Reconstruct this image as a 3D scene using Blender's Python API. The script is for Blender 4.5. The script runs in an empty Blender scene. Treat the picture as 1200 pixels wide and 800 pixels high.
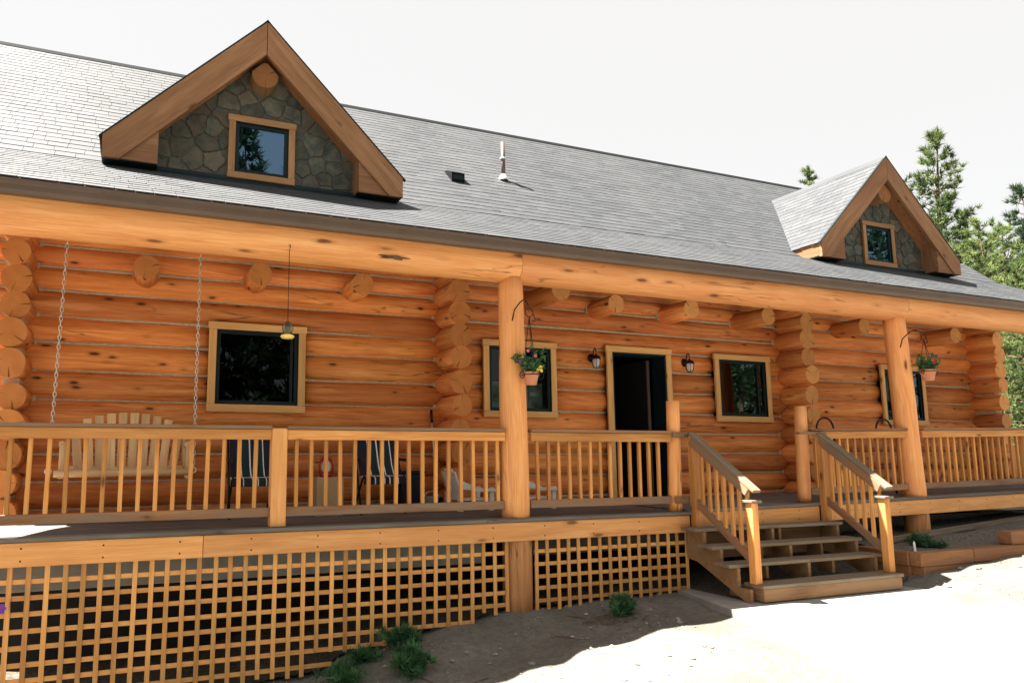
import bpy, bmesh, math, random
import numpy as np
from mathutils import Vector, Matrix, noise

random.seed(7)
S = bpy.context.scene
COL = S.collection

# ------------------------------------------------------------------ camera
CAM = Vector((0.0, -6.8, 0.688))
YAW, PITCH, ROLL, FPX, PPX, PPY = 0.38452, 0.13224, -0.002215, 850.0, 500.5, 420.4
_f = Vector((math.sin(YAW)*math.cos(PITCH), math.cos(YAW)*math.cos(PITCH), math.sin(PITCH)))
_r = Vector((math.cos(YAW), -math.sin(YAW), 0))
_u = _r.cross(_f)
_r, _u = _r*math.cos(ROLL) + _u*math.sin(ROLL), _u*math.cos(ROLL) - _r*math.sin(ROLL)
cd = bpy.data.cameras.new('camera')
cam = bpy.data.objects.new('camera', cd)
COL.objects.link(cam)
cd.sensor_width = 36.0
cd.lens = FPX/1200*36
cd.shift_x = (600-PPX)/1200
cd.shift_y = (PPY-400)/1200
cd.clip_end = 2000
cam.matrix_world = Matrix(((_r.x, _u.x, -_f.x, CAM.x), (_r.y, _u.y, -_f.y, CAM.y), (_r.z, _u.z, -_f.z, CAM.z), (0, 0, 0, 1)))
S.camera = cam

# ------------------------------------------------------------------ light
TO_SUN = Vector((-0.5, 0.23, 1.0)).normalized()
w = bpy.data.worlds.new('World'); S.world = w; w.use_nodes = True
nt = w.node_tree
sky = nt.nodes.new('ShaderNodeTexSky'); sky.sky_type = 'NISHITA'; sky.sun_disc = False
sky.sun_elevation = math.asin(TO_SUN.z)
sky.sun_rotation = math.atan2(TO_SUN.x, TO_SUN.y)
sky.dust_density = 4.0
sky.air_density = 1.0
sky.altitude = 2000
bg = nt.nodes['Background']; bg.inputs[1].default_value = 0.062
veil = nt.nodes.new('ShaderNodeMix'); veil.data_type = 'RGBA'      # thin even overcast veil over the whole sky
veil.inputs[0].default_value = 0.92
veil.inputs[7].default_value = (2.10, 2.03, 1.90, 1)
nt.links.new(sky.outputs[0], veil.inputs[6])
nt.links.new(veil.outputs[2], bg.inputs[0])
sd = bpy.data.lights.new('sun', 'SUN'); sd.energy = 5.0; sd.angle = math.radians(0.53); sd.color = (1, 0.94, 0.86)
so = bpy.data.objects.new('sun', sd); COL.objects.link(so)
so.rotation_euler = (-TO_SUN).to_track_quat('-Z', 'Y').to_euler(); so.location = (-10, 4, 30)
S.view_settings.view_transform = 'Standard'
S.view_settings.look = 'None'
S.view_settings.exposure = 2.9
S.view_settings.gamma = 1.0
S.render.engine = 'CYCLES'
S.cycles.max_bounces = 8
S.cycles.diffuse_bounces = 5

# ------------------------------------------------------------------ helpers
def ray(x, y):
    return _f + _r*((x-PPX)/FPX) - _u*((y-PPY)/FPX)
def atY(x, y, Y):
    d = ray(x, y); return CAM + d*((Y-CAM.y)/d.y)
def atZ(x, y, Z):
    d = ray(x, y); return CAM + d*((Z-CAM.z)/d.z)

WLOC = {}
def put(o, parent, loc=(0, 0, 0), rot=None):
    """place o at world loc; parents are never rotated"""
    COL.objects.link(o)
    l = Vector(loc)
    if parent is not None:
        o.parent = parent
        o.location = l - WLOC[parent.name]
    else:
        o.location = l
    if rot is not None:
        o.rotation_euler = rot
    WLOC[o.name] = l
    return o
def empty(name, loc, label=None, cat=None, group=None, parent=None):
    o = bpy.data.objects.new(name, None); o.empty_display_size = 0.2
    put(o, parent, loc)
    if label: tag(o, label, cat, group)
    return o
def tag(o, label=None, cat=None, group=None, kind=None):
    if label: o['label'] = label
    if cat: o['category'] = cat
    if group: o['group'] = group
    if kind: o['kind'] = kind
    return o

class MB:
    def __init__(s): s.v = []; s.f = []; s.m = []; s.sm = []
    def add(s, vs, fs, mi=0, smooth=False):
        b = len(s.v); s.v += [tuple(p) for p in vs]
        for f in fs:
            s.f.append(tuple(i+b for i in f)); s.m.append(mi); s.sm.append(smooth)
    def box(s, a, b, mi=0):
        x0, y0, z0 = a; x1, y1, z1 = b
        s.add([(x0,y0,z0),(x1,y0,z0),(x1,y1,z0),(x0,y1,z0),(x0,y0,z1),(x1,y0,z1),(x1,y1,z1),(x0,y1,z1)],
              [(0,3,2,1),(4,5,6,7),(0,1,5,4),(1,2,6,5),(2,3,7,6),(3,0,4,7)], mi)
    def tube(s, pts, rad, n=8, mi=0, caps=True):
        pts = [Vector(p) for p in pts]
        if not hasattr(rad, '__len__'): rad = [rad]*len(pts)
        rings = []
        prev = None
        for i, p in enumerate(pts):
            t = (pts[min(i+1, len(pts)-1)] - pts[max(i-1, 0)]).normalized()
            if prev is None:
                a = Vector((0, 0, 1)) if abs(t.z) < .9 else Vector((1, 0, 0))
                n1 = t.cross(a).normalized()
            else:
                n1 = (prev - t*prev.dot(t)).normalized()
            prev = n1
            n2 = t.cross(n1)
            rings.append([p + (n1*math.cos(2*math.pi*k/n) + n2*math.sin(2*math.pi*k/n))*rad[i] for k in range(n)])
        vs = [q for r_ in rings for q in r_]
        fs = []
        for i in range(len(pts)-1):
            for k in range(n):
                k2 = (k+1) % n
                fs.append((i*n+k, i*n+k2, (i+1)*n+k2, (i+1)*n+k))
        s.add(vs, fs, mi, True)
        if caps:
            b = len(s.v)-len(vs)
            s.f.append(tuple(b+k for k in reversed(range(n)))); s.m.append(mi); s.sm.append(False)
            s.f.append(tuple(b+(len(pts)-1)*n+k for k in range(n))); s.m.append(mi); s.sm.append(False)
    def lathe(s, prof, c=(0, 0, 0), n=20, mi=0):
        vs = []; fs = []
        for (r_, z) in prof:
            for k in range(n):
                a = 2*math.pi*k/n
                vs.append((c[0]+r_*math.cos(a), c[1]+r_*math.sin(a), c[2]+z))
        for i in range(len(prof)-1):
            for k in range(n):
                k2 = (k+1) % n
                fs.append((i*n+k, i*n+k2, (i+1)*n+k2, (i+1)*n+k))
        s.add(vs, fs, mi, True)
    def prism(s, poly, axis, a, b, mi=0):
        """extrude a convex polygon of 2D points along axis ('x' or 'y')"""
        n = len(poly)
        if axis == 'x': mk = lambda p, t: (t, p[0], p[1])
        else: mk = lambda p, t: (p[0], t, p[1])
        vs = [mk(p, a) for p in poly] + [mk(p, b) for p in poly]
        fs = [tuple(range(n)), tuple(reversed(range(n, 2*n)))]
        fs += [(i, n+i, n+(i+1) % n, (i+1) % n) for i in range(n)]
        s.add(vs, fs, mi)
    def mesh(s, name, mats):
        me = bpy.data.meshes.new(name)
        me.from_pydata(s.v, [], s.f)
        for m in (mats if isinstance(mats, (list, tuple)) else [mats]): me.materials.append(m)
        me.polygons.foreach_set('material_index', s.m)
        me.polygons.foreach_set('use_smooth', s.sm)
        bm = bmesh.new(); bm.from_mesh(me)
        bmesh.ops.recalc_face_normals(bm, faces=bm.faces)
        bm.to_mesh(me); bm.free()
        me.update()
        return me
    def build(s, name, mats, parent=None, loc=(0, 0, 0), rot=None):
        return put(bpy.data.objects.new(name, s.mesh(name, mats)), parent, loc, rot)

_boxcache = {}
def box_mesh(L, W, H, mat, bev):
    k = (round(L, 3), round(W, 3), round(H, 3), mat.name, bev)
    if k in _boxcache: return _boxcache[k]
    bm = bmesh.new()
    bmesh.ops.create_cube(bm, size=1)
    bmesh.ops.scale(bm, vec=(L, W, H), verts=bm.verts)
    if bev: bmesh.ops.bevel(bm, geom=bm.edges[:], offset=bev, segments=1, affect='EDGES')
    me = bpy.data.meshes.new('board'); bm.to_mesh(me); bm.free()
    me.materials.append(mat)
    _boxcache[k] = me
    return me
def board(name, p0, p1, W, H, mat, parent, bev=0.004, up=(0, 0, 1), label=None):
    """sawn board from p0 to p1, W wide across, H high along 'up'"""
    p0 = Vector(p0); p1 = Vector(p1)
    d = p1-p0; L = d.length; x = d.normalized(); upv = Vector(up)
    if abs(x.dot(upv)) > .98: upv = Vector((0, 1, 0))
    y = upv.cross(x).normalized(); z = x.cross(y)
    R = Matrix((x, y, z)).transposed()
    o = bpy.data.objects.new(name, box_mesh(L, W, H, mat, bev))
    put(o, parent, (p0+p1)/2, R.to_euler())
    if label: o['label'] = label
    return o
def bx(name, a, b, mat, parent, bev=0.004, axis=None):
    """axis-aligned sawn piece; grain runs along its longest side"""
    a = Vector(a); b = Vector(b); c = (a+b)/2; d = b-a
    ax = axis if axis is not None else max(range(3), key=lambda i: d[i])
    e = Vector((0, 0, 0)); e[ax] = d[ax]/2
    if ax == 2: return board(name, c-e, c+e, d.x, d.y, mat, parent, bev, up=(0, 1, 0))
    if ax == 0: return board(name, c-e, c+e, d.y, d.z, mat, parent, bev)
    return board(name, c-e, c+e, d.x, d.z, mat, parent, bev)

def log(name, p0, p1, r0, r1, mats, parent, n=22, seg=0.35, amp=0.006, seed=None, bulge=0.0):
    p0 = Vector(p0); p1 = Vector(p1); d = p1-p0; L = d.length
    sd_ = random.random()*100 if seed is None else seed
    m = max(2, int(L/seg))
    mb = MB(); vs = []; fs = []
    for i in range(m+1):
        t = i/m; x = -L/2+L*t; r = r0+(r1-r0)*t
        oy = noise.noise(Vector((x*.5, sd_, 0)))*amp*1.6; oz = noise.noise(Vector((x*.5, sd_, 9)))*amp*1.6
        rr = r*(1-(0.02 if i in (0, m) else 0))
        for k in range(n):
            a = 2*math.pi*k/n
            q = rr + noise.noise(Vector((x*1.3, math.cos(a)*1.2+sd_, math.sin(a)*1.2)))*amp
            vs.append((x, oy+q*math.cos(a), oz+q*math.sin(a)))
    for i in range(m):
        for k in range(n):
            k2 = (k+1) % n
            fs.append((i*n+k, (i+1)*n+k, (i+1)*n+k2, i*n+k2))
    mb.add(vs, fs, 0, True)
    mb.f.append(tuple(range(n))); mb.m.append(1); mb.sm.append(False)
    mb.f.append(tuple(m*n+k for k in reversed(range(n)))); mb.m.append(1); mb.sm.append(False)
    x = d.normalized(); upv = Vector((0, 0, 1)) if abs(x.z) < .9 else Vector((0, 1, 0))
    y = upv.cross(x).normalized(); z = x.cross(y)
    return mb.build(name, mats, parent, (p0+p1)/2, Matrix((x, y, z)).transposed().to_euler())

# ------------------------------------------------------------------ materials
def newmat(name):
    m = bpy.data.materials.new(name); m.use_nodes = True
    t = m.node_tree; b = t.nodes['Principled BSDF']
    return m, t, b
def N(t, typ, **kw):
    n = t.nodes.new('ShaderNode'+typ)
    for k, v in kw.items():
        if k.startswith('i_'): n.inputs[k[2:].replace('_', ' ')].default_value = v
        else: setattr(n, k, v)
    return n
def mix(t, fac, a, b, blend='MIX'):
    n = t.nodes.new('ShaderNodeMix'); n.data_type = 'RGBA'; n.blend_type = blend
    for s_, v in ((0, fac), (6, a), (7, b)):
        if hasattr(v, 'links'): t.links.new(v, n.inputs[s_])
        else: n.inputs[s_].default_value = v if s_ == 0 else (tuple(v)+(1,) if len(v) == 3 else v)
    return n.outputs[2]
def ramp(t, src, stops, interp='LINEAR'):
    n = t.nodes.new('ShaderNodeValToRGB'); n.color_ramp.interpolation = interp
    e = n.color_ramp.elements
    while len(e) < len(stops): e.new(0.5)
    for el, (p, c) in zip(e, stops):
        el.position = p; el.color = (c, c, c, 1) if not hasattr(c, '__len__') else tuple(c)+(1,)
    t.links.new(src, n.inputs[0])
    return n.outputs[0]
def mathn(t, op, a, b=None):
    n = t.nodes.new('ShaderNodeMath'); n.operation = op
    for i, v in ((0, a), (1, b)):
        if v is None: continue
        if hasattr(v, 'links'): t.links.new(v, n.inputs[i])
        else: n.inputs[i].default_value = v
    return n.outputs[0]
def coords(t, scale, off=True, src='Object'):
    tc = N(t, 'TexCoord'); mp = N(t, 'Mapping'); mp.inputs['Scale'].default_value = scale
    v = tc.outputs[src]
    if off:
        oi = N(t, 'ObjectInfo')
        cx = N(t, 'CombineXYZ')
        for i, k in enumerate((37.0, 17.3, 23.9)):
            t.links.new(mathn(t, 'MULTIPLY', oi.outputs['Random'], k), cx.inputs[i])
        va = N(t, 'VectorMath', operation='ADD')
        t.links.new(v, va.inputs[0]); t.links.new(cx.outputs[0], va.inputs[1]); v = va.outputs[0]
    t.links.new(v, mp.inputs[0])
    return mp.outputs[0]
def tex(t, vec, typ='Noise', **kw):
    n = N(t, 'Tex'+typ, **kw); t.links.new(vec, n.inputs['Vector']); return n
def bump(t, b, h, strength, dist):
    n = N(t, 'Bump'); n.inputs['Strength'].default_value = strength; n.inputs['Distance'].default_value = dist
    t.links.new(h, n.inputs['Height']); t.links.new(n.outputs[0], b.inputs['Normal'])

def wood(name, dark, mid, light, knot=0.5, kcol=(.05, .02, .008), rough=.65, spec=.25, weather=None, check=0.0, vary=.35, kscale=(3.0, 8.0, 8.0)):
    m, t, b = newmat(name)
    g1 = tex(t, coords(t, (.7, 9, 9)), i_Scale=1.6, i_Detail=7.0, i_Roughness=.62, i_Distortion=.5)
    g2 = tex(t, coords(t, (1.5, 45, 45)), i_Scale=2.0, i_Detail=4.0, i_Roughness=.6)
    g3 = tex(t, coords(t, (.5, 1.3, 1.3)), i_Scale=1.2, i_Detail=3.0)
    c = ramp(t, g1.outputs[0], [(.34, dark), (.5, mid), (.66, light)])
    c = mix(t, .35, c, ramp(t, g2.outputs[0], [(.36, dark), (.62, light)]), 'MIX')
    c = mix(t, ramp(t, g3.outputs[0], [(.4, 0.0), (.7, .55)]), c, dark)
    oi = N(t, 'ObjectInfo')
    hs = N(t, 'HueSaturation'); t.links.new(c, hs.inputs['Color'])
    mr = N(t, 'MapRange'); t.links.new(oi.outputs['Random'], mr.inputs[0]); mr.inputs[3].default_value = 1-vary*.5; mr.inputs[4].default_value = 1+vary*.5
    t.links.new(mr.outputs[0], hs.inputs['Value'])
    rn = mathn(t, 'FRACT', mathn(t, 'MULTIPLY', oi.outputs['Random'], 17.7))
    mh = N(t, 'MapRange'); t.links.new(rn, mh.inputs[0]); mh.inputs[3].default_value = .5-.008*vary; mh.inputs[4].default_value = .5+.006*vary
    t.links.new(mh.outputs[0], hs.inputs['Hue'])
    c = hs.outputs['Color']
    # knots
    kv = coords(t, kscale)
    dn = tex(t, kv, i_Scale=3.0, i_Detail=2.0)
    va = N(t, 'VectorMath', operation='MULTIPLY_ADD'); t.links.new(dn.outputs['Color'], va.inputs[0]); va.inputs[1].default_value = (.12,)*3; t.links.new(kv, va.inputs[2])
    vo = tex(t, va.outputs[0], 'Voronoi', i_Scale=1.0, i_Randomness=1.0)
    wn = N(t, 'TexWhiteNoise'); t.links.new(vo.outputs['Color'], wn.inputs['Vector'])
    sel = mathn(t, 'LESS_THAN', wn.outputs['Value'], knot)
    kd = ramp(t, vo.outputs['Distance'], [(.07, 1.0), (.12, .8), (.17, .25), (.30, 0.0)])
    kf = mathn(t, 'MULTIPLY', kd, sel)
    c = mix(t, kf, c, kcol)
    h = mathn(t, 'ADD', g1.outputs[0], mathn(t, 'MULTIPLY', g2.outputs[0], .6))
    if check:
        cr = tex(t, coords(t, (.35, 5, 5)), i_Scale=1.3, i_Detail=3.0, i_Distortion=.3)
        cl = ramp(t, cr.outputs[0], [(.488, 0.0), (.5, 1.0), (.512, 0.0)])
        gate = tex(t, coords(t, (.6, 1.5, 1.5)), i_Scale=1.1)
        cf = mathn(t, 'MULTIPLY', mathn(t, 'MULTIPLY', cl, ramp(t, gate.outputs[0], [(.51, 0.0), (.57, 1.0)])), check)
        c = mix(t, cf, c, (.03, .012, .006))
        h = mathn(t, 'SUBTRACT', h, mathn(t, 'MULTIPLY', cf, 2.0))
    if weather:
        wv = tex(t, coords(t, (.8, 6, 6)), i_Scale=2.2, i_Detail=5.0)
        c = mix(t, ramp(t, wv.outputs[0], [(.35, 0.0), (.62, 1.0)]), c, weather)
    t.links.new(c, b.inputs['Base Color'])
    b.inputs['Roughness'].default_value = rough
    b.inputs['Specular IOR Level'].default_value = spec
    bump(t, b, h, .5, .006)
    return m

def endgrain(name, a, c2, crack=(.06, .02, .008)):
    """sawn log end: rings round the local X axis, radial checks"""
    m, t, b = newmat(name)
    tc = N(t, 'TexCoord'); sx = N(t, 'SeparateXYZ'); t.links.new(tc.outputs['Object'], sx.inputs[0])
    cx = N(t, 'CombineXYZ'); t.links.new(sx.outputs[1], cx.inputs[0]); t.links.new(sx.outputs[2], cx.inputs[1])
    ln = N(t, 'VectorMath', operation='LENGTH'); t.links.new(cx.outputs[0], ln.inputs[0])
    nz = tex(t, coords(t, (6, 6, 6)), i_Scale=1.5, i_Detail=4.0)
    rr = mathn(t, 'ADD', ln.outputs['Value'], mathn(t, 'MULTIPLY', nz.outputs[0], .02))
    sn = mathn(t, 'SINE', mathn(t, 'MULTIPLY', rr, 420.0))
    c = mix(t, ramp(t, sn, [(.2, 0.0), (.9, .7)]), a, c2)
    c = mix(t, ramp(t, nz.outputs[0], [(.35, 0.0), (.75, .6)]), c, c2)
    at = mathn(t, 'ARCTAN2', sx.outputs[1], sx.outputs[2])
    oi = N(t, 'ObjectInfo')
    at2 = mathn(t, 'ADD', at, mathn(t, 'MULTIPLY', oi.outputs['Random'], 6.28))
    at2 = mathn(t, 'ADD', at2, mathn(t, 'MULTIPLY', nz.outputs[0], .25))
    cr = ramp(t, mathn(t, 'ABSOLUTE', mathn(t, 'SINE', mathn(t, 'MULTIPLY', at2, .5))), [(.0, 1.0), (.05, .0)])
    cr2 = ramp(t, mathn(t, 'ABSOLUTE', mathn(t, 'SINE', mathn(t, 'MULTIPLY', mathn(t, 'ADD', at2, 2.1), .5))), [(.0, .7), (.03, .0)])
    rm = ramp(t, ln.outputs['Value'], [(.03, 0.0), (.07, 1.0)])
    c = mix(t, mathn(t, 'MULTIPLY', cr, rm), c, crack)
    c = mix(t, mathn(t, 'MULTIPLY', cr2, rm), c, crack)
    hs = N(t, 'HueSaturation'); t.links.new(c, hs.inputs['Color'])
    mr = N(t, 'MapRange'); t.links.new(oi.outputs['Random'], mr.inputs[0]); mr.inputs[3].default_value = .8; mr.inputs[4].default_value = 1.15
    t.links.new(mr.outputs[0], hs.inputs['Value'])
    t.links.new(hs.outputs[0], b.inputs['Base Color'])
    b.inputs['Roughness'].default_value = .8
    b.inputs['Specular IOR Level'].default_value = .15
    bump(t, b, mathn(t, 'SUBTRACT', nz.outputs[0], cr), .3, .006)
    return m

def plain(name, col, rough=.6, metal=0.0, spec=.4, var=.15, nscale=12.0, bstr=.15, bdist=.003):
    m, t, b = newmat(name)
    n1 = tex(t, coords(t, (1, 1, 1)), i_Scale=nscale, i_Detail=5.0)
    c = ramp(t, n1.outputs[0], [(.3, tuple(x*(1-var) for x in col)), (.7, tuple(min(1, x*(1+var)) for x in col))])
    t.links.new(c, b.inputs['Base Color'])
    b.inputs['Roughness'].default_value = rough; b.inputs['Metallic'].default_value = metal
    b.inputs['Specular IOR Level'].default_value = spec
    bump(t, b, n1.outputs[0], bstr, bdist)
    return m

M = {}
M['log'] = wood('log_wood', (.45, .12, .026), (.70, .24, .06), (.87, .39, .125), knot=.5, rough=.55, spec=.22, check=.65, kcol=(.10, .028, .009), vary=.55)
M['end'] = endgrain('log_end', (.62, .25, .075), (.42, .14, .038))
M['end_pale'] = endgrain('log_end_pale', (.72, .35, .125), (.52, .22, .07))
M['end_brown'] = endgrain('log_end_brown', (.30, .13, .05), (.19, .075, .028))
M['beam'] = wood('beam_wood', (.63, .235, .07), (.80, .35, .118), (.90, .475, .185), knot=.42, rough=.55, spec=.3, check=.6, kcol=(.16, .055, .018), kscale=(1.8, 7, 7))
M['trim'] = wood('trim_wood', (.60, .31, .10), (.74, .42, .155), (.83, .52, .22), knot=.12, rough=.6, vary=.2, kcol=(.3, .13, .04))
M['rail'] = wood('rail_wood', (.42, .165, .04), (.61, .275, .075), (.73, .37, .12), knot=.3, rough=.65, kcol=(.13, .05, .02), vary=.4)
M['railbrown'] = wood('rail_wood_brown', (.17, .075, .035), (.29, .13, .055), (.38, .19, .085), knot=.3, rough=.7, weather=(.22, .15, .10), vary=.35)
M['lattice'] = wood('lattice_wood', (.48, .215, .06), (.66, .33, .10), (.78, .43, .155), knot=.22, rough=.65, kcol=(.2, .08, .03), vary=.5)
M['rim'] = wood('rim_wood', (.58, .245, .075), (.73, .345, .115), (.84, .45, .175), knot=.3, rough=.6, kcol=(.2, .08, .03), vary=.2, kscale=(2.2, 8, 8))
M['deck'] = wood('deck_wood', (.085, .066, .05), (.135, .112, .09), (.19, .165, .14), knot=.15, rough=.8, weather=(.165, .155, .14), vary=.3, kcol=(.05, .035, .025))
M['tread'] = wood('tread_wood', (.11, .065, .034), (.18, .115, .062), (.26, .18, .105), knot=.2, rough=.75, weather=(.20, .165, .12), vary=.2)
M['stair'] = wood('stair_wood', (.16, .07, .026), (.27, .13, .05), (.37, .20, .085), knot=.35, rough=.7, weather=(.25, .15, .075), vary=.3)
M['rake'] = wood('rake_wood', (.165, .075, .034), (.25, .122, .057), (.33, .178, .087), knot=.2, rough=.7, vary=.2, kcol=(.1, .045, .02))
M['soffit'] = wood('soffit_wood', (.22, .09, .035), (.32, .14, .055), (.42, .2, .085), knot=.2, rough=.7)
M['timber'] = wood('timber_wood', (.19, .072, .026), (.31, .13, .046), (.40, .19, .075), knot=.3, rough=.75, weather=(.22, .11, .055), vary=.45, kcol=(.1, .04, .02))
M['swing'] = wood('swing_wood', (.48, .28, .13), (.62, .40, .20), (.72, .50, .27), knot=.15, rough=.6, vary=.25)
M['chink'] = plain('chinking', (.46, .36, .25), .9, var=.18, nscale=25)
M['trim_shaded'] = wood('dormer_trim_shaded', (.24, .12, .05), (.33, .175, .075), (.42, .24, .11), knot=.1, rough=.65, vary=.2)  # darker copy of trim: the dormer's shade put into the colour
M['mortar'] = plain('mortar', (.085, .085, .072), .95, var=.25, nscale=40, bstr=.5)
M['found'] = plain('shade_dark_foundation', (.02, .02, .022), .95, nscale=8)  # near-black colour stands in for the shade under the porch
M['grey_board'] = plain('grey_board', (.30, .29, .26), .9, nscale=6)
M['gutter'] = plain('gutter_metal', (.105, .07, .05), .45, var=.1, nscale=3, bstr=.02)
M['frame'] = plain('window_frame', (.006, .016, .02), .5, spec=.2, var=.2, nscale=5, bstr=.02)
M['tar'] = plain('black_ridge_tar', (.005, .006, .007), .9, spec=.1, nscale=20)
M['black'] = plain('black_iron', (.012, .011, .011), .45, metal=.3, nscale=30)
M['chain'] = plain('chain_steel', (.60, .55, .48), .4, metal=.6, nscale=30)
M['terra'] = plain('terracotta', (.60, .25, .14), .85, nscale=14)
M['white'] = plain('white_plastic', (.75, .74, .68), .4, var=.05, nscale=6, bstr=.02)
M['navy'] = plain('navy_canvas', (.006, .008, .022), .85, nscale=60)
M['teal'] = plain('teal_canvas', (.007, .022, .028), .85, nscale=60)
M['stripe'] = plain('white_canvas', (.72, .70, .68), .85, nscale=60)
M['card'] = plain('cardboard', (.42, .29, .16), .9, nscale=8, var=.08)
M['red'] = plain('red_enamel', (.30, .012, .015), .4, nscale=8)
M['yellow'] = plain('yellow_plastic', (.85, .60, .16), .4, nscale=8, bstr=.02)
M['silver'] = plain('flashing_metal', (.66, .67, .68), .45, metal=.4, nscale=10)
M['concrete'] = plain('concrete', (.25, .24, .22), .9, var=.14, nscale=7, bstr=.25)
M['pale'] = plain('curtain_cloth', (.62, .60, .52), .9, nscale=30, var=.1)
M['green_reflection'] = plain('pale_green_reflection', (.45, .62, .45), .8, nscale=20)  # colour of a reflection painted beside the left door jamb
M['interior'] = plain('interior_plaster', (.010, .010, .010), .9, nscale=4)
M['soil'] = plain('soil_and_shade', (.085, .068, .05), 1.0, var=.5, nscale=25, bstr=1.0, bdist=.02)  # soil round the shrub, and shade painted under porch and stairs
M['flower_red'] = plain('red_petal', (.75, .02, .03), .6, nscale=30)
M['flower_yellow'] = plain('yellow_petal', (.80, .60, .05), .6, nscale=30)
M['flower_purple'] = plain('purple_petal', (.16, .03, .30), .6, nscale=30)
M['flower_pink'] = plain('pink_petal', (.55, .12, .16), .6, nscale=30)

def leafmat(name, a, b_, trans=.25):
    m, t, b = newmat(name)
    at = N(t, 'Attribute'); at.attribute_name = 'tone'
    c = mix(t, at.outputs['Fac'], a, b_)
    t.links.new(c, b.inputs['Base Color'])
    b.inputs['Roughness'].default_value = .55; b.inputs['Specular IOR Level'].default_value = .25
    tr = N(t, 'BsdfTranslucent'); t.links.new(c, tr.inputs[0])
    ms = N(t, 'MixShader'); ms.inputs[0].default_value = trans
    t.links.new(b.outputs[0], ms.inputs[1]); t.links.new(tr.outputs[0], ms.inputs[2])
    t.links.new(ms.outputs[0], t.nodes['Material Output'].inputs[0])
    return m
M['needle'] = leafmat('pine_needles', (.032, .062, .02), (.125, .165, .052), .35)
M['needle_pale'] = leafmat('pine_needles_pale', (.06, .105, .032), (.19, .24, .08), .35)
M['needle_dark'] = leafmat('pine_needles_dark', (.016, .04, .018), (.06, .095, .038), .3)
M['shrub'] = leafmat('shrub_leaves', (.02, .075, .035), (.10, .22, .085), .3)
M['bark'] = plain('bark', (.11, .07, .045), .95, var=.5, nscale=9, bstr=1.0, bdist=.03)

def glassmat(name, k, tint):
    m, t, b = newmat(name)
    t.nodes.remove(b)
    gl = N(t, 'BsdfGlossy'); gl.inputs['Roughness'].default_value = .01; gl.inputs['Color'].default_value = tint
    tr = N(t, 'BsdfTransparent'); tr.inputs[0].default_value = (.55, .62, .62, 1)
    fr = N(t, 'Fresnel'); fr.inputs[0].default_value = 1.6
    f2 = mathn(t, 'MULTIPLY', fr.outputs[0], k)
    ms = N(t, 'MixShader'); t.links.new(f2, ms.inputs[0]); t.links.new(tr.outputs[0], ms.inputs[1]); t.links.new(gl.outputs[0], ms.inputs[2])
    # old float glass: faint ripple
    nz = tex(t, coords(t, (1, 1, 1)), i_Scale=2.5); bp = N(t, 'Bump'); bp.inputs['Strength'].default_value = .02; t.links.new(nz.outputs[0], bp.inputs['Height'])
    t.links.new(bp.outputs[0], gl.inputs['Normal'])
    t.links.new(ms.outputs[0], t.nodes['Material Output'].inputs[0])
    return m
M['glass'] = glassmat('window_glass', .32, (.9, .95, 1, 1))
M['glass_sky_blue'] = glassmat('sky_tinted_glass', 3.2, (.38, .62, .95, 1))  # blue sky reflection put into the gloss colour

def shinglemat():
    m, t, b = newmat('asphalt_shingle')
    at = N(t, 'Attribute'); at.attribute_name = 'tone'
    n1 = tex(t, coords(t, (1, 1, 1), off=False), i_Scale=180.0, i_Detail=2.0)
    n2 = tex(t, coords(t, (1, 1, 1), off=False), i_Scale=.7, i_Detail=3.0)
    c = ramp(t, at.outputs['Fac'], [(0, (.034, .038, .043)), (.5, (.046, .05, .055)), (1, (.058, .062, .066))])
    c = mix(t, ramp(t, n1.outputs[0], [(.4, 0.0), (.6, .45)]), c, (.03, .033, .036))
    c = mix(t, ramp(t, n2.outputs[0], [(.35, 0.0), (.7, .25)]), c, (.09, .091, .091))
    t.links.new(c, b.inputs['Base Color'])
    b.inputs['Roughness'].default_value = .75; b.inputs['Specular IOR Level'].default_value = .3
    bump(t, b, n1.outputs[0], .5, .004)
    return m
M['shingle'] = shinglemat()

def stonemat():
    m, t, b = newmat('flagstone')
    n1 = tex(t, coords(t, (1, 1, 1)), i_Scale=7.0, i_Detail=8.0, i_Roughness=.65, i_Distortion=.6)
    n2 = tex(t, coords(t, (1, 1, 1)), i_Scale=2.5, i_Detail=3.0)
    c = ramp(t, n1.outputs[0], [(.36, (.03, .045, .043)), (.5, (.075, .085, .07)), (.66, (.13, .115, .082))])
    c = mix(t, ramp(t, n2.outputs[0], [(.45, 0.0), (.68, .6)]), c, (.12, .072, .042))
    oi = N(t, 'ObjectInfo'); hs = N(t, 'HueSaturation'); t.links.new(c, hs.inputs['Color'])
    mr = N(t, 'MapRange'); t.links.new(oi.outputs['Random'], mr.inputs[0]); mr.inputs[3].default_value = .72; mr.inputs[4].default_value = 1.2
    t.links.new(mr.outputs[0], hs.inputs['Value'])
    t.links.new(hs.outputs[0], b.inputs['Base Color']); b.inputs['Roughness'].default_value = .9
    bump(t, b, n1.outputs[0], .8, .015)
    return m
M['stone'] = stonemat()

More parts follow.
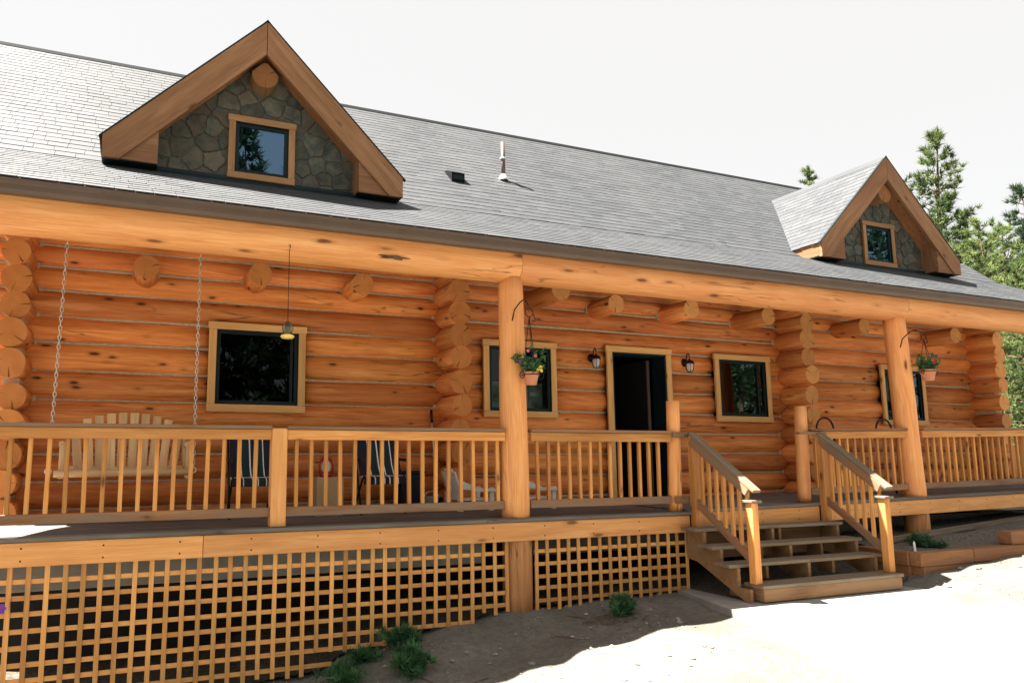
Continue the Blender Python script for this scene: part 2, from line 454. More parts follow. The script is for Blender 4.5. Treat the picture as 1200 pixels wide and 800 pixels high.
def dirtmat():
    m, t, b = newmat('dirt')
    v = coords(t, (1, 1, 1), off=False)
    n1 = tex(t, v, i_Scale=1.1, i_Detail=8.0, i_Roughness=.6)
    n2 = tex(t, v, i_Scale=14.0, i_Detail=6.0, i_Roughness=.7)
    n3 = tex(t, v, i_Scale=70.0, i_Detail=3.0)
    c = ramp(t, n1.outputs[0], [(.36, (.14, .131, .108)), (.5, (.175, .166, .14)), (.64, (.215, .205, .178))])
    c = mix(t, ramp(t, n2.outputs[0], [(.38, .4), (.58, 0.0)]), c, (.07, .06, .048))
    c = mix(t, ramp(t, n3.outputs[0], [(.55, 0.0), (.72, .5)]), c, (.20, .185, .165))
    t.links.new(c, b.inputs['Base Color']); b.inputs['Roughness'].default_value = .95; b.inputs['Specular IOR Level'].default_value = .1
    bump(t, b, mathn(t, 'ADD', n2.outputs[0], mathn(t, 'MULTIPLY', n3.outputs[0], .4)), .9, .04)
    return m
M['dirt'] = dirtmat()
LOG = [M['log'], M['end']]

# ------------------------------------------------------------------ terrain
GP = [(3.8, .15, -.905), (6, .06, -.865), (5, .06, -.88), (2.87, -1.1, -1.195), (3.42, -1.09, -1.12), (3.95, -1.08, -1.01), (4.95, -1.05, -.925), (6.15, -1.05, -.87),
      (8.2, -1.05, -.845), (7, -1, -.86), (7, -3, -.9), (8.9, -1.03, -.68), (9.5, -1.02, -.61), (10.3, -1.02, -.575), (12, -1.2, -.55), (10.75, .3, -.53), (12.7, .3, -.37),
      (15, .3, -.3), (9.0, .3, -.6), (7, .3, -.8), (6.5, .9, -.8), (1.52, .06, -1.34), (2.1, .0, -1.17), (2.6, .0, -1.06), (3.1, 0, -.99), (.6, .06, -1.48), (-.5, .06, -1.58), (-2, .06, -1.7),
      (.5, -1.2, -1.5), (1.7, -1.1, -1.36), (1.2, -3, -1.4), (4, -3, -1.05), (0, -6.8, -.98), (4, -6.5, -.95), (9, -4, -.85), (12, -4, -.75), (-3, -4, -1.5), (4, 2, -1.0), (0, 2, -1.5), (9, 2, -.6), (14, 2, -.3),
      (20, 5, -.1), (30, 12, .6), (20, -10, -.8), (-12, 0, -1.8), (0, -20, -1.2), (0, 12, -.6), (14, 12, .1), (45, 25, 1.5), (8.6, -2.2, -.86), (10, -2.4, -.8)]
GPA = np.array(GP)
def ground_arr(X, Y):
    num = np.zeros_like(X); den = np.zeros_like(X)
    for (a, b_, c) in GP:
        d2 = (X-a)**2 + (Y-b_)**2 + .02
        w_ = d2**-1.6
        num += w_*c; den += w_
    return num/den
def ground(x, y):
    return float(ground_arr(np.array([float(x)]), np.array([float(y)]))[0])
def axis_samples(lo, hi, flo, fhi, fine, n):
    a = list(np.arange(flo, fhi+1e-6, fine))
    left = flo - np.geomspace(fine*1.5, flo-lo, n); right = fhi + np.geomspace(fine*1.5, hi-fhi, n)
    return np.array(sorted(list(left)+a+list(right)))
gx = axis_samples(-400, 600, -3, 12.5, .07, 34); gy = axis_samples(-400, 700, -4.5, 1.2, .07, 34)
XX, YY = np.meshgrid(gx, gy)
ZZ = ground_arr(XX, YY)
far = np.clip((np.hypot(XX-6, YY)-10)/20, 0, 1)
fn = np.vectorize(lambda x, y: noise.noise(Vector((x*1.7, y*1.7, 0)))*.014 + noise.noise(Vector((x*6, y*6, 3)))*.007 + noise.noise(Vector((x*15, y*15, 8)))*.004)
near = (XX > -4) & (XX < 14) & (YY > -5.5) & (YY < 2)
rough = np.zeros_like(ZZ); rough[near] = fn(XX[near], YY[near])
ZZ = ZZ + rough
pts = np.stack([XX, YY, ZZ], -1).reshape(-1, 3)
ny, nx = XX.shape
idx = np.arange(ny*nx).reshape(ny, nx)
faces = np.stack([idx[:-1, :-1], idx[:-1, 1:], idx[1:, 1:], idx[1:, :-1]], -1).reshape(-1, 4)
me = bpy.data.meshes.new('ground'); me.from_pydata(pts.tolist(), [], faces.tolist()); me.materials.append(M['dirt'])
me.polygons.foreach_set('use_smooth', [True]*len(me.polygons))
g = put(bpy.data.objects.new('ground', me), None); tag(g, 'bare sandy dirt yard sloping down beside the porch', 'ground', kind='structure')

# concrete path at the stair foot
mb = MB()
poly = [(5.80, -.02), (5.62, -.75), (5.50, -1.4), (5.15, -2.6), (5.0, -5.0), (8.4, -5.0), (8.46, -2.5), (8.46, -.80), (6.02, -.80), (5.98, -.02)]
top = -.822
vs = [(x, y, top-.012*max(0, -y-1.2)) for x, y in poly] + [(x, y, top-.25) for x, y in poly]
n = len(poly)
mb.add(vs, [tuple(reversed(range(n)))] + [(i, (i+1) % n, n+(i+1) % n, n+i) for i in range(n)])
tag(mb.build('path', M['concrete']), 'pale concrete path at the foot of the wooden stairs', 'path', kind='structure')

# ------------------------------------------------------------------ the log house
HB = (6.6, 4.4, -.6)
house = empty('log_house', HB, 'orange log cabin with chinked log walls, grey shingle roof and two stone-faced dormers', 'house')
WY = 1.955                       # axis of the front wall logs
J = [-.16, .13, .42, .71, 1.0, 1.29, 1.60, 1.91, 2.19, 2.47, 2.74, 2.98, 3.26]
XS = [(-1.56, 3.75), (3.75, 9.72), (9.72, 14.84)]
WIN = [(.765, 1.885), (4.265, 5.385), (8.20, 9.32), (11.86, 12.97)]
DOOR = (6.225, 7.37)
WZ0, WZ1 = 1.19, 2.225
random.seed(11)
for i in range(len(J)-1):
    zc = (J[i]+J[i+1])/2; r = (J[i+1]-J[i])/2+.012
    cuts = []
    if 1.2 < zc < 2.19: cuts += [(a+.05, b-.05) for a, b in WIN]
    if zc < 2.19: cuts.append((DOOR[0]+.05, DOOR[1]-.05))
    cuts.sort()
    for (a, b) in XS:
        x = a; segs = []
        for (c0, c1) in cuts:
            if a < c0 < b: segs.append((x, c0)); x = c1
        segs.append((x, b))
        for (p, q) in segs:
            dz = random.uniform(-.006, .006)
            log('log', (p, WY+random.uniform(-.012, .012), zc+dz), (q, WY+random.uniform(-.012, .012), zc+dz+random.uniform(-.008, .008)), r+random.uniform(-.004, .006), r+random.uniform(-.004, .006), LOG, house, amp=.009)
    # chinking bead above this course
    zt = J[i+1]
    cz = []
    if WZ0 < zt < WZ1: cz += [(c[0]+.04, c[1]-.04) for c in WIN]
    if zt < 2.25: cz.append((DOOR[0]+.04, DOOR[1]-.04))
    cz.sort(); x = -1.5
    for (c0, c1) in cz + [(14.8, 15)]:
        if c0 > x:
            m_ = max(2, int((c0-x)/.25)); mb = MB(); vs = []; fs = []
            for k in range(m_+1):
                xx = x+(c0-x)*k/m_
                o1 = noise.noise(Vector((xx*1.1, zt*7, 0)))*.010; hh = .0165+noise.noise(Vector((xx*2, zt*5, 5)))*.007
                yf = WY-.088+noise.noise(Vector((xx*2.2, zt*3, 2)))*.006
                vs += [(xx, yf+.07, zt+o1+hh), (xx, yf+.004, zt+o1+hh), (xx, yf, zt+o1), (xx, yf+.004, zt+o1-hh), (xx, yf+.07, zt+o1-hh)]
            for k in range(m_):
                for q in range(4):
                    fs.append((k*5+q, (k+1)*5+q, (k+1)*5+q+1, k*5+q+1))
            mb.add(vs, fs, 0, True)
            mb.build('chinking', M['chink'], house, (0, 0, 0))
        x = c1
# crossing walls: log ends proud of the front wall
for (xc, yb) in ((-1.155, 6.95), (3.75, 2.7), (9.72, 2.7), (14.45, 6.95)):
    for i, zc in enumerate(J[:-1]):
        if zc < -.1: continue
        r = .152+random.uniform(-.016, .012)
        dx = random.uniform(-.022, .022)
        ye = 1.35+random.uniform(-.035, .035)
        log('cross_log', (xc+dx, ye, zc+random.uniform(-.01, .01)), (xc, yb, zc), r*.97, r, [M['log'], M['end_pale'] if xc > 9 else M['end']], house, amp=.008, n=26)
        if xc < 0 or xc > 14:
            mb = MB(); mb.box((xc-.075, 1.46, zc+.115), (xc+.075, 6.8, zc+.175)); mb.build('chinking', M['chink'], house)
        if i > 0:
            mb = MB(); rr = r+.028; k_ = 26
            pts_ = [(xc+dx+rr*math.cos(2*math.pi*k/k_), zc+rr*math.sin(2*math.pi*k/k_)) for k in range(k_)]
            mb.prism(pts_, 'y', WY-.104, WY+.02)
            mb.build('chinking', M['chink'], house)
# joist ends standing out of the wall under the porch roof
for (xj, zj, yj) in ((.06, 2.70, 1.36), (1.265, 2.735, 1.35), (2.485, 2.725, 1.37), (5.05, 2.80, 1.05), (6.11, 2.755, 1.33), (7.37, 2.765, 1.27), (8.78, 2.755, 1.22), (10.95, 2.755, 1.3), (13.2, 2.74, 1.3)):
    r = .138+random.uniform(-.006, .008)
    log('joist_end', (xj, yj, zj), (xj, 2.5, zj), r*.98, r, [M['log'], M['end_pale'] if xj > 4 else M['end']], house, n=26, amp=.006)
    mb = MB(); mb.prism([(xj+(r+.016)*math.cos(2*math.pi*k/24), zj+(r+.016)*math.sin(2*math.pi*k/24)) for k in range(24)], 'y', WY-.115, WY)
    mb.build('chinking', M['chink'], house)
# back wall, gables, floor, foundation
for i in range(len(J)-1):
    zc = (J[i]+J[i+1])/2
    log('log', (-1.5, 6.95, zc), (14.8, 6.95, zc), .155, .155, LOG, house, n=14, seg=1.2)
for xg in (-1.155, 14.45):
    mb = MB(); mb.prism([(2.0, 3.15), (6.9, 3.15), (6.9, 3.95), (4.38, 6.28), (2.0, 3.98)], 'x', xg-.05, xg+.05)
    mb.build('gable_wall', M['log'], house)
mb = MB(); mb.box((-1.1, 2.05, .0), (14.4, 6.85, .04)); mb.build('floor', M['interior'], house)
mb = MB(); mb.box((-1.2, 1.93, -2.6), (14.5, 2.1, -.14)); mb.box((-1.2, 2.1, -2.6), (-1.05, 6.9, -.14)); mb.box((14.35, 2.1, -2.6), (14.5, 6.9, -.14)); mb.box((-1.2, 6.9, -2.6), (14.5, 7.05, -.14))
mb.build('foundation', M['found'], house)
mb = MB(); mb.box((-1.1, 4.3, .05), (14.4, 4.36, 3.1)); mb.box((-1.1, 2.1, 2.95), (14.4, 6.8, 3.0)); mb.build('partition', M['interior'], house)

# ---- windows
def window(x0, x1, z0, z1, yf, parent, root_name='window', pane_parts=True, mullion=None, curtain=None, label=None, tw=.085, sub=False, T=None, G='glass'):
    wroot = parent if sub else empty(root_name, ((x0+x1)/2, yf, z0), parent=parent)
    T = T or M['trim']; nm = (lambda s_: 'window_'+s_) if sub else (lambda s_: s_)
    bx(nm('trim'), (x0, yf, z0+tw+.001), (x0+tw, yf+.04, z1-tw-.001), T, wroot)
    bx(nm('trim'), (x1-tw, yf, z0+tw+.001), (x1, yf+.04, z1-tw-.001), T, wroot)
    bx(nm('trim'), (x0-.012, yf-.003, z1-tw), (x1+.012, yf+.04, z1), T, wroot)
    bx(nm('trim'), (x0-.006, yf-.003, z0), (x1+.006, yf+.04, z0+tw), T, wroot)
    a, b, c, d = x0+tw, x1-tw, z0+tw, z1-tw
    # jamb box and sash
    mb = MB(); e = .014
    for (p, q) in (((a-e, yf+.012, c-e), (a+.004, yf+.26, d+e)), ((b-.004, yf+.012, c-e), (b+e, yf+.26, d+e)), ((a+.005, yf+.012, c-e), (b-.005, yf+.26, c+.004)), ((a+.005, yf+.012, d-.004), (b-.005, yf+.26, d+e))):
        mb.box(p, q)
    mb.build(nm('jamb'), M['frame'], wroot)
    s_ = .045; mb = MB(); y0, y1 = yf+.03, yf+.07
    mb.box((a+.006, y0, c+.006), (a+s_, y1, d-.006)); mb.box((b-s_, y0, c+.006), (b-.006, y1, d-.006))
    mb.box((a+s_, y0+.002, c+.006), (b-s_, y1, c+s_)); mb.box((a+s_, y0+.002, d-s_), (b-s_, y1, d-.006))
    if mullion is not None: mb.box((mullion-.016, y0+.004, c+s_), (mullion+.016, y1-.004, d-s_))
    mb.build(nm('sash'), M['frame'], wroot)
    mb = MB(); mb.box((a+s_-.004, y0+.018, c+s_-.004), (b-s_+.004, y0+.024, d-s_+.004))
    mb.build(nm('pane'), M[G], wroot)
    return wroot
YT = 1.74
window(*WIN[0], WZ0, WZ1, YT, house, mullion=1.72)
w2 = window(*WIN[1], WZ0, WZ1, YT, house)
window(*WIN[2], WZ0, WZ1, YT, house, mullion=9.08)
w4 = window(*WIN[3], WZ0, WZ1, YT, house)
mb = MB()
for k in range(8):
    x = 4.41+k*.108
    mb.box((x, 1.93+.012*(k % 2), 1.33), (x+.10, 1.945+.012*(k % 2), 1.68))
mb.build('curtain', M['pale'], w2)
mb = MB()
for k in range(5): mb.box((12.05+k*.16, 1.93, 1.62), (12.11+k*.16, 1.945, 2.05))
mb.build('curtain', M['pale'], w4)
# ---- door opening
dr = empty('doorway', (6.8, YT, .05), parent=house)
bx('trim', (DOOR[0], YT, .05), (DOOR[0]+.095, YT+.04, 2.155), M['trim'], dr)
bx('trim', (DOOR[1]-.095, YT, .05), (DOOR[1], YT+.04, 2.155), M['trim'], dr)
bx('trim', (DOOR[0]-.012, YT-.003, 2.156), (DOOR[1]+.012, YT+.04, 2.245), M['trim'], dr)
a, b = DOOR[0]+.095, DOOR[1]-.095
mb = MB(); mb.box((a-.02, YT+.012, .05), (a+.025, YT+.3, 2.17)); mb.box((b-.025, YT+.012, .05), (b+.02, YT+.3, 2.17)); mb.box((a+.026, YT+.012, 2.13), (b-.026, YT+.3, 2.17))
mb.build('jamb', M['frame'], dr)
mb = MB(); mb.box((a-.03, YT-.03, .036), (b+.03, YT+.3, .052)); mb.build('threshold', M['silver'], dr)
mb = MB(); mb.box((b-.13, 2.05, .08), (b-.085, 2.92, 2.1)); mb.build('door_leaf', M['interior'], dr)
mb = MB(); mb.box((b-.132, 2.03, .08), (b-.085, 2.049, 2.1)); mb.build('door_edge', M['gutter'], dr)
mb = MB(); mb.lathe([(0, -.03), (.028, -.02), (.03, 0), (.02, .03), (.0, .035)], (b-.16, 2.12, 1.0), 12); mb.build('door_knob', M['silver'], dr)
mb = MB(); mb.box((a+.03, 1.90, 1.44), (a+.075, 1.906, 1.53)); mb.box((a+.05, 1.901, 1.0), (a+.12, 1.907, 1.20))
mb.build('door_reflection', M['green_reflection'], dr)  # flat green pieces painted as a reflection in the door glass

# ---- roof
EY, EZ = -.14, 3.0            # eave
BY, BZ = 1.50, 3.857           # pitch break above the wall
RY, RZ = 4.38, 6.50            # ridge
RX0, RX1 = -2.46, 14.86
roof = empty('roof', (6.6, 4.38, 2.9), parent=house)
def roof_slab(name, p, q, th, x0, x1):
    d = (Vector((0, q[0]-p[0], q[1]-p[1]))).normalized(); nrm = Vector((0, -d.z, d.y))
    if nrm.z < 0: nrm = -nrm
    mb = MB()
    mb.prism([(p[0], p[1]), (q[0], q[1]), (q[0]-nrm.y*th, q[1]-nrm.z*th), (p[0]-nrm.y*th, p[1]-nrm.z*th)], 'x', x0, x1)
    return mb.build(name, M['soffit'], roof)
def roof_z(y):
    return EZ+(BZ-EZ)*(y-EY)/(BY-EY) if y < BY else BZ+(RZ-BZ)*(y-BY)/(RY-BY)
roof_slab('porch_roof_deck', (EY+.02, EZ-.012), (BY, BZ-.012), .09, RX0+.03, RX1-.03)
roof_slab('main_roof_deck', (BY, BZ-.012), (RY, RZ-.012), .11, RX0+.03, RX1-.03)
roof_slab('back_roof_deck', (2*RY-BY+1.2, BZ-1.1), (RY, RZ-.012), .11, RX0+.03, RX1-.03)

def shingles(name, fn, u0, u1, vlen, parent, expo=.128, seed=1, keep=None, thick=.0075):
    """courses of single shingles; fn(u,v,h) -> world point"""
    rnd = random.Random(seed); vs = []; fs = []; tone = []
    nc = int(math.ceil(vlen/expo))
    for c in range(nc):
        u = u0 - rnd.random()*.2
        v0 = c*expo; v1 = min(vlen, v0+expo*1.12)
        while u < u1:
            wdt = rnd.choice((.12, .16, .2, .25, .3)); a = max(u, u0); b = min(u+wdt-.004, u1); u += wdt
            if b-a < .01: continue
            th = thick*rnd.uniform(.8, 1.15); dv = rnd.uniform(-.006, .006)
            if keep and not keep((a+b)/2, v0): continue
            base = len(vs)
            for (uu, vv, hh) in ((a, v0+dv, -.004), (b, v0+dv, -.004), (b, v0+dv, th), (a, v0+dv, th), (b, v1, .002), (a, v1, .002)):
                vs.append(fn(uu, vv, hh))
            fs += [(base, base+1, base+2, base+3), (base+3, base+2, base+4, base+5), (base, base+3, base+5), (base+1, base+4, base+2)]
            tn = rnd.random(); tone += [tn]*6
    me = bpy.data.meshes.new(name); me.from_pydata(vs, [], fs); me.materials.append(M['shingle'])
    at = me.attributes.new('tone', 'FLOAT', 'POINT'); at.data.foreach_set('value', tone)
    o = put(bpy.data.objects.new(name, me), parent)
    o['kind'] = 'stuff'
    return o
def plane_fn(p, q):
    d = Vector((0, q[0]-p[0], q[1]-p[1])); L = d.length; d.normalize()
    nrm = Vector((0, -d.z, d.y))
    if nrm.z < 0: nrm = -nrm
    return (lambda u, v, h: (u, p[0]+d.y*v+nrm.y*h, p[1]+d.z*v+nrm.z*h)), L
DC = [1.225, 11.52]             # dormer axes
f_, L_ = plane_fn((EY, EZ), (BY, BZ)); shingles('porch_shingles', f_, RX0, RX1, L_, roof, seed=3)
f_, L_ = plane_fn((BY, BZ), (RY, RZ)); shingles('main_shingles', f_, RX0, RX1, L_, roof, seed=4)
f_, L_ = plane_fn((2*RY-BY+1.2, BZ-1.1), (RY, RZ)); shingles('back_shingles', f_, RX0, RX1, L_, roof, seed=5, expo=.3)
mb = MB(); mb.prism([(RY-.07, RZ-.05), (RY, RZ+.03), (RY+.07, RZ-.05), (RY, RZ-.02)], 'x', RX0, RX1); mb.build('ridge_cap', M['tar'], roof)
# rake boards at the gable ends
for xg in (RX0+.02, RX1-.02):
    for (p, q) in (((EY, EZ), (BY, BZ)), ((BY, BZ), (RY, RZ))):
        board('rake_board', (xg, p[0], p[1]-.12), (xg, q[0], q[1]-.12), .035, .17, M['gutter'], roof)
# gutter and fascia
mb = MB(); mb.prism([(-.054, 2.885), (-.044, 2.885), (-.044, 2.965), (-.054, 2.965)], 'x', RX0, RX1); mb.build('fascia', M['gutter'], roof)
mb = MB()
prof = [(a+.283, 2.86+(b-2.772)*1.06) for a, b in [(-.34, 2.872), (-.34, 2.772), (-.415, 2.772), (-.43, 2.80), (-.432, 2.835), (-.455, 2.85), (-.457, 2.882), (-.445, 2.882), (-.443, 2.858), (-.42, 2.842), (-.418, 2.80), (-.41, 2.784), (-.352, 2.784), (-.352, 2.872)]]
n = len(prof); vs = [(RX0-.02, a, b) for a, b in prof] + [(RX1+.02, a, b) for a, b in prof]
mb.add(vs, [(i, n+i, n+(i+1) % n, (i+1) % n) for i in range(n)])
mb.build('gutter', M['gutter'], roof)
# porch beam: three logs with a flat-sawn upper face, butted over the posts
def beam_piece(x0, x1, sd_):
    mb = MB(); vs = []; fs = []; mts = []
    prof = []
    for k in range(17):
        a = math.radians(180+ 180*k/16)
        prof.append((.15+.195*math.cos(a), 2.775+.195*math.sin(a)))
    prof += [(.345, 2.95), (-.02, 2.95), (-.038, 2.86)]
    n = len(prof); m_ = int((x1-x0)/.3); cy, cz = .15, 2.78
    L = x1-x0; xm = (x0+x1)/2
    for i in range(m_+1):
        x = -L/2+L*i/m_
        for k, (py_, pz_) in enumerate(prof):
            e = noise.noise(Vector((x*.8+sd_, py_*3, pz_*3)))*.012 if k < 17 else 0
            d = Vector((py_-cy, pz_-cz)).normalized()
            vs.append((x, py_+d.x*e-cy, pz_+d.y*e-cz))
    for i in range(m_):
        for k in range(n):
            k2 = (k+1) % n
            fs.append((i*n+k, (i+1)*n+k, (i+1)*n+k2, i*n+k2))
    mb.add(vs, fs, 0, True)
    mb.f.append(tuple(range(n))); mb.m.append(1); mb.sm.append(False)
    mb.f.append(tuple(m_*n+k for k in reversed(range(n)))); mb.m.append(1); mb.sm.append(False)
    o = mb.build('porch_beam', [M['beam'], M['end_pale']], house, (xm, cy, cz))
    o.data.polygons.foreach_set('use_smooth', [True]*len(o.data.polygons))
    o.data.set_sharp_from_angle(angle=math.radians(35))
beam_piece(-2.4, 3.86, 1.0); beam_piece(3.865, 10.06, 5.0); beam_piece(10.065, 14.80, 9.0)
# dark resin scar on the beam face
mb = MB()
c0 = atY(462, 301, -.05)
vs = []; k_ = 18
for k in range(k_):
    a = 2*math.pi*k/k_; r1 = 1+.35*math.sin(5*a+1)+.2*math.sin(9*a)
    vs.append((c0.x+.15*r1*math.cos(a), -.030, c0.z+.022*r1*math.sin(a)))
mb.add([(c0.x, -.056, c0.z)]+[(c0.x+(p[0]-c0.x)*.6, -.053+.004*math.sin(i*2.3), c0.z+(p[2]-c0.z)*.55) for i, p in enumerate(vs)]+vs, [(0, i+1, (i+1) % k_+1) for i in range(k_)]+[(i+1, (i+1) % k_+1, k_+(i+1) % k_+1, k_+i+1) for i in range(k_)])
mb.build('bark_scar', M['bark'], house)
# roof vents
mb = MB(); vx, vy = 5.04, 2.55; vz = roof_z(vy)
mb.tube([(vx, vy, vz-.05), (vx, vy, vz+.60)], .033, 14); vp_ = mb.build('vent_pipe', M['gutter'], roof)
mb = MB(); mb.lathe([(.075, -.03), (.07, .01), (.05, .035), (.04, .06), (.034, .06)], (vx, vy, vz+.03), 16); mb.build('flashing', M['silver'], roof)
mb = MB(); mb.lathe([(.034, .0), (.05, .005), (.052, .02), (.034, .03)], (vx, vy, vz+.33), 16); mb.build('pipe_collar', M['silver'], roof)
mb = MB(); bxp = (4.15, 2.40)
z0 = roof_z(bxp[1])
mb.prism([(bxp[1]-.15, z0-.13), (bxp[1]-.15, z0+.015), (bxp[1]+.02, z0+.10), (bxp[1]+.14, z0+.13)], 'x', bxp[0]-.10, bxp[0]+.10); mb.build('box_vent', M['tar'], roof)
mb = MB(); mb.box((bxp[0]-.08, bxp[1]-.157, z0-.09), (bxp[0]+.08, bxp[1]-.151, z0-.02)); mb.build('vent_mouth', M['frame'], roof)

# ---- dormers
def clip(poly, a, b, c):
    """keep the part of poly where a*x+b*y<=c"""
    out = []
    for i in range(len(poly)):
        p, q = poly[i], poly[(i+1) % len(poly)]
        dp = a*p[0]+b*p[1]-c; dq = a*q[0]+b*q[1]-c
        if dp <= 0: out.append(p)
        if (dp < 0) != (dq < 0) and dp != dq:
            t_ = dp/(dp-dq); out.append((p[0]+(q[0]-p[0])*t_, p[1]+(q[1]-p[1])*t_))
    return out
def area(poly):
    return .5*sum(poly[i][0]*poly[(i+1) % len(poly)][1]-poly[(i+1) % len(poly)][0]*poly[i][1] for i in range(len(poly)))
def dormer(cx, seed, depth_dir):
    rnd = random.Random(seed)
    YF, YW = 1.12, 1.40
    AZ, SL, HW = 5.64, .985, 1.665         # ridge height, slope, half width
    ez = AZ-SL*HW
    d = empty('dormer', (cx, YW, 3.7), parent=house)
    # wall behind the stones
    bz = roof_z(YW)-.10
    half = 1.17
    mb = MB(); mb.prism([(cx-half, bz), (cx+half, bz), (cx+half, AZ-SL*half-.12), (cx, AZ-.12), (cx-half, AZ-SL*half-.12)], 'y', YW, YW+.06)
    mb.build('dormer_wall', M['mortar'], d)
    for s_ in (-1, 1):
        xa = cx+s_*half; mb = MB()
        mb.prism([(YW+.06, bz), (YW+.06, AZ-SL*half-.12), (2.6, AZ-SL*half-.12), (2.6, bz)], 'x', xa-s_*.06, xa); mb.build('cheek_wall', M['mortar'], d)
    # window
    wx0, wx1, wz0, wz1 = cx-.365, cx+.395, 3.82, 4.575
    # flagstones
    P = []
    tries = 0
    while len(P) < 78 and tries < 5000:
        tries += 1
        x, z = rnd.uniform(-half, half), rnd.uniform(bz, AZ-.2)
        if z > AZ-SL*abs(x)-.15: continue
        if all((x-a)**2+((z-b)*1.12)**2 > .175**2*(1+.9*noise.noise(Vector((x*3, z*3, seed)))) for a, b in P): P.append((x, z))
    hull = [(-half, bz+.03), (half, bz+.03), (half, AZ-SL*half-.13), (0, AZ-.13), (-half, AZ-SL*half-.13)]
    for (x, z) in P:
        poly = hull[:]
        for (a, b) in P:
            if (a, b) == (x, z): continue
            nx_, nz_ = a-x, b-z; ln = math.hypot(nx_, nz_)
            if ln > 1.2: continue
            poly = clip(poly, nx_, nz_, nx_*(a+x)/2+nz_*(b+z)/2 - .0045*ln)
            if len(poly) < 3: break
        if len(poly) < 3: continue
        wl, wr, wb, wt = wx0-cx+.02, wx1-cx-.02, wz0+.02, wz1-.02
        # drop or cut stones at the window
        if wl < x < wr and wb < z < wt:
            continue
        for (ca, cb, cc, cond) in ((1, 0, wl, x < wl), (-1, 0, -wr, x > wr), (0, 1, wb, z < wb), (0, -1, -wt, z > wt)):
            if cond and any(wl < p[0] < wr and wb < p[1] < wt for p in poly+[((p[0]+q[0])/2, (p[1]+q[1])/2) for p, q in zip(poly, poly[1:]+poly[:1])]):
                poly = clip(poly, ca, cb, cc); break
        if len(poly) < 3 or abs(area(poly)) < .004: continue
        # soften and jitter the outline
        pl = []
        for i in range(len(poly)):
            p, q = Vector(poly[i]), Vector(poly[(i+1) % len(poly)])
            if (q-p).length < .02: continue
            pl.append(p+(q-p)*.12); 
            if (q-p).length > .10:
                nn = Vector((-(q-p).y, (q-p).x)).normalized()
                for tt in (.32, .5, .68): pl.append(p+(q-p)*tt+nn*rnd.uniform(-.004, .012))
            pl.append(p+(q-p)*.88)
        if len(pl) < 3: continue
        th = rnd.uniform(.008, .022); c = sum(pl, Vector((0, 0)))/len(pl); n = len(pl)
        vs = [(p.x-c.x, 0, p.y-c.y) for p in pl] + [((p.x-c.x)*.99, -th*.75, (p.y-c.y)*.99) for p in pl] + [((p.x-c.x)*.93, -th*rnd.uniform(.92, 1.08), (p.y-c.y)*.93) for p in pl] + [(0, -th*1.03, 0)]
        fs = []
        for k in range(2):
            fs += [(k*n+i, k*n+(i+1) % n, (k+1)*n+(i+1) % n, (k+1)*n+i) for i in range(n)]
        fs += [(2*n+i, 2*n+(i+1) % n, 3*n) for i in range(n)]
        mb = MB(); mb.add(vs, fs, 0, False)
        mb.build('stone', M['stone'], d, (cx+c.x, YW, c.y))
    window(wx0, wx1, wz0, wz1, YW-.065, d, sub=True, tw=.075, T=M['trim_shaded'], G='glass_sky_blue')
    # roof of the dormer: two slabs, shingles on top
    nl = math.hypot(1, SL)
    for s_ in (-1, 1):
        mb = MB()
        p = [(cx, AZ), (cx+s_*HW, ez), (cx+s_*HW, ez-.05), (cx, AZ-.05)]
        mb.prism(p, 'y', YF+.012, 3.45); mb.build('dormer_roof_deck', M['soffit'], d)
        def fn_(u, v, h, s_=s_):
            k = v/nl
            return (cx+s_*(HW+.02-k)+s_*SL/nl*h, u, ez-.02+SL*k+h/nl)
        keep = lambda u, v: (ez+SL*v/nl) > roof_z(u)-.25
        shingles('dormer_shingles', fn_, YF-.02, 3.5, HW*nl+.03, d, seed=seed*3+s_, keep=keep)
        mb = MB()     # drip edge
        o_ = .012
        mb.prism([(cx, AZ+.022), (cx+s_*(HW+.03), ez-.012), (cx+s_*(HW+.03), ez-.03), (cx, AZ+.002)], 'y', YF-.03, YF+.01); mb.build('drip_edge', M['frame'], d)
        # rake board: deep fascia, plumb cut at the ridge and at the eave
        dp = .40
        xb = HW-.005
        mb = MB(); g_ = s_*.004
        # local frame: slanted board lies along local X for the grain
        ang = math.atan2(-SL*s_, 1.0*s_)
        poly = [(cx+g_, AZ-.003), (cx+s_*xb, ez), (cx+s_*xb, ez-.235), (cx+s_*(xb-.17), ez-.235), (cx+g_, AZ-dp)]
        ccx, ccz = cx+s_*HW/2, AZ-SL*HW/2-.15
        ca, sa = math.cos(-math.atan(SL)*-s_), math.sin(-math.atan(SL)*-s_)
        loc = [((x-ccx)*ca-(z-ccz)*sa, (x-ccx)*sa+(z-ccz)*ca) for x, z in poly]
        mb.prism(loc, 'y', -.025, .025)
        mb.build('rake_board', M['rake'], d, (ccx, YF, ccz), (0, math.atan(SL)*s_, 0))
        # level return closing the eave box
        xi = cx+s_*1.115
        mb = MB(); zb = ez-.235
        ccx, ccz = (xi+cx+s_*(xb-.1))/2, zb+.15
        tri = [(xi, zb+.006), (cx+s_*(xb-.16), zb+.006), (xi, zb+.006+SL*(xb-.16-1.115))]
        mb.prism([(x-ccx, z-ccz) for x, z in tri], 'y', .0, .04); mb.build('eave_return', M['rake'], d, (ccx, YF+.0, ccz))
        mb = MB(); mb.box((min(xi, cx+s_*xb), YF+.03, zb-.0), (max(xi, cx+s_*xb), YW+.3, zb+.02)); mb.build('eave_soffit', M['frame'], d)
        bx('eave_fascia', (min(cx+s_*xb, cx+s_*(xb-.03)), YF+.028, ez-.232), (max(cx+s_*xb, cx+s_*(xb-.03)), 1.75, ez-.03), M['rake'], d)
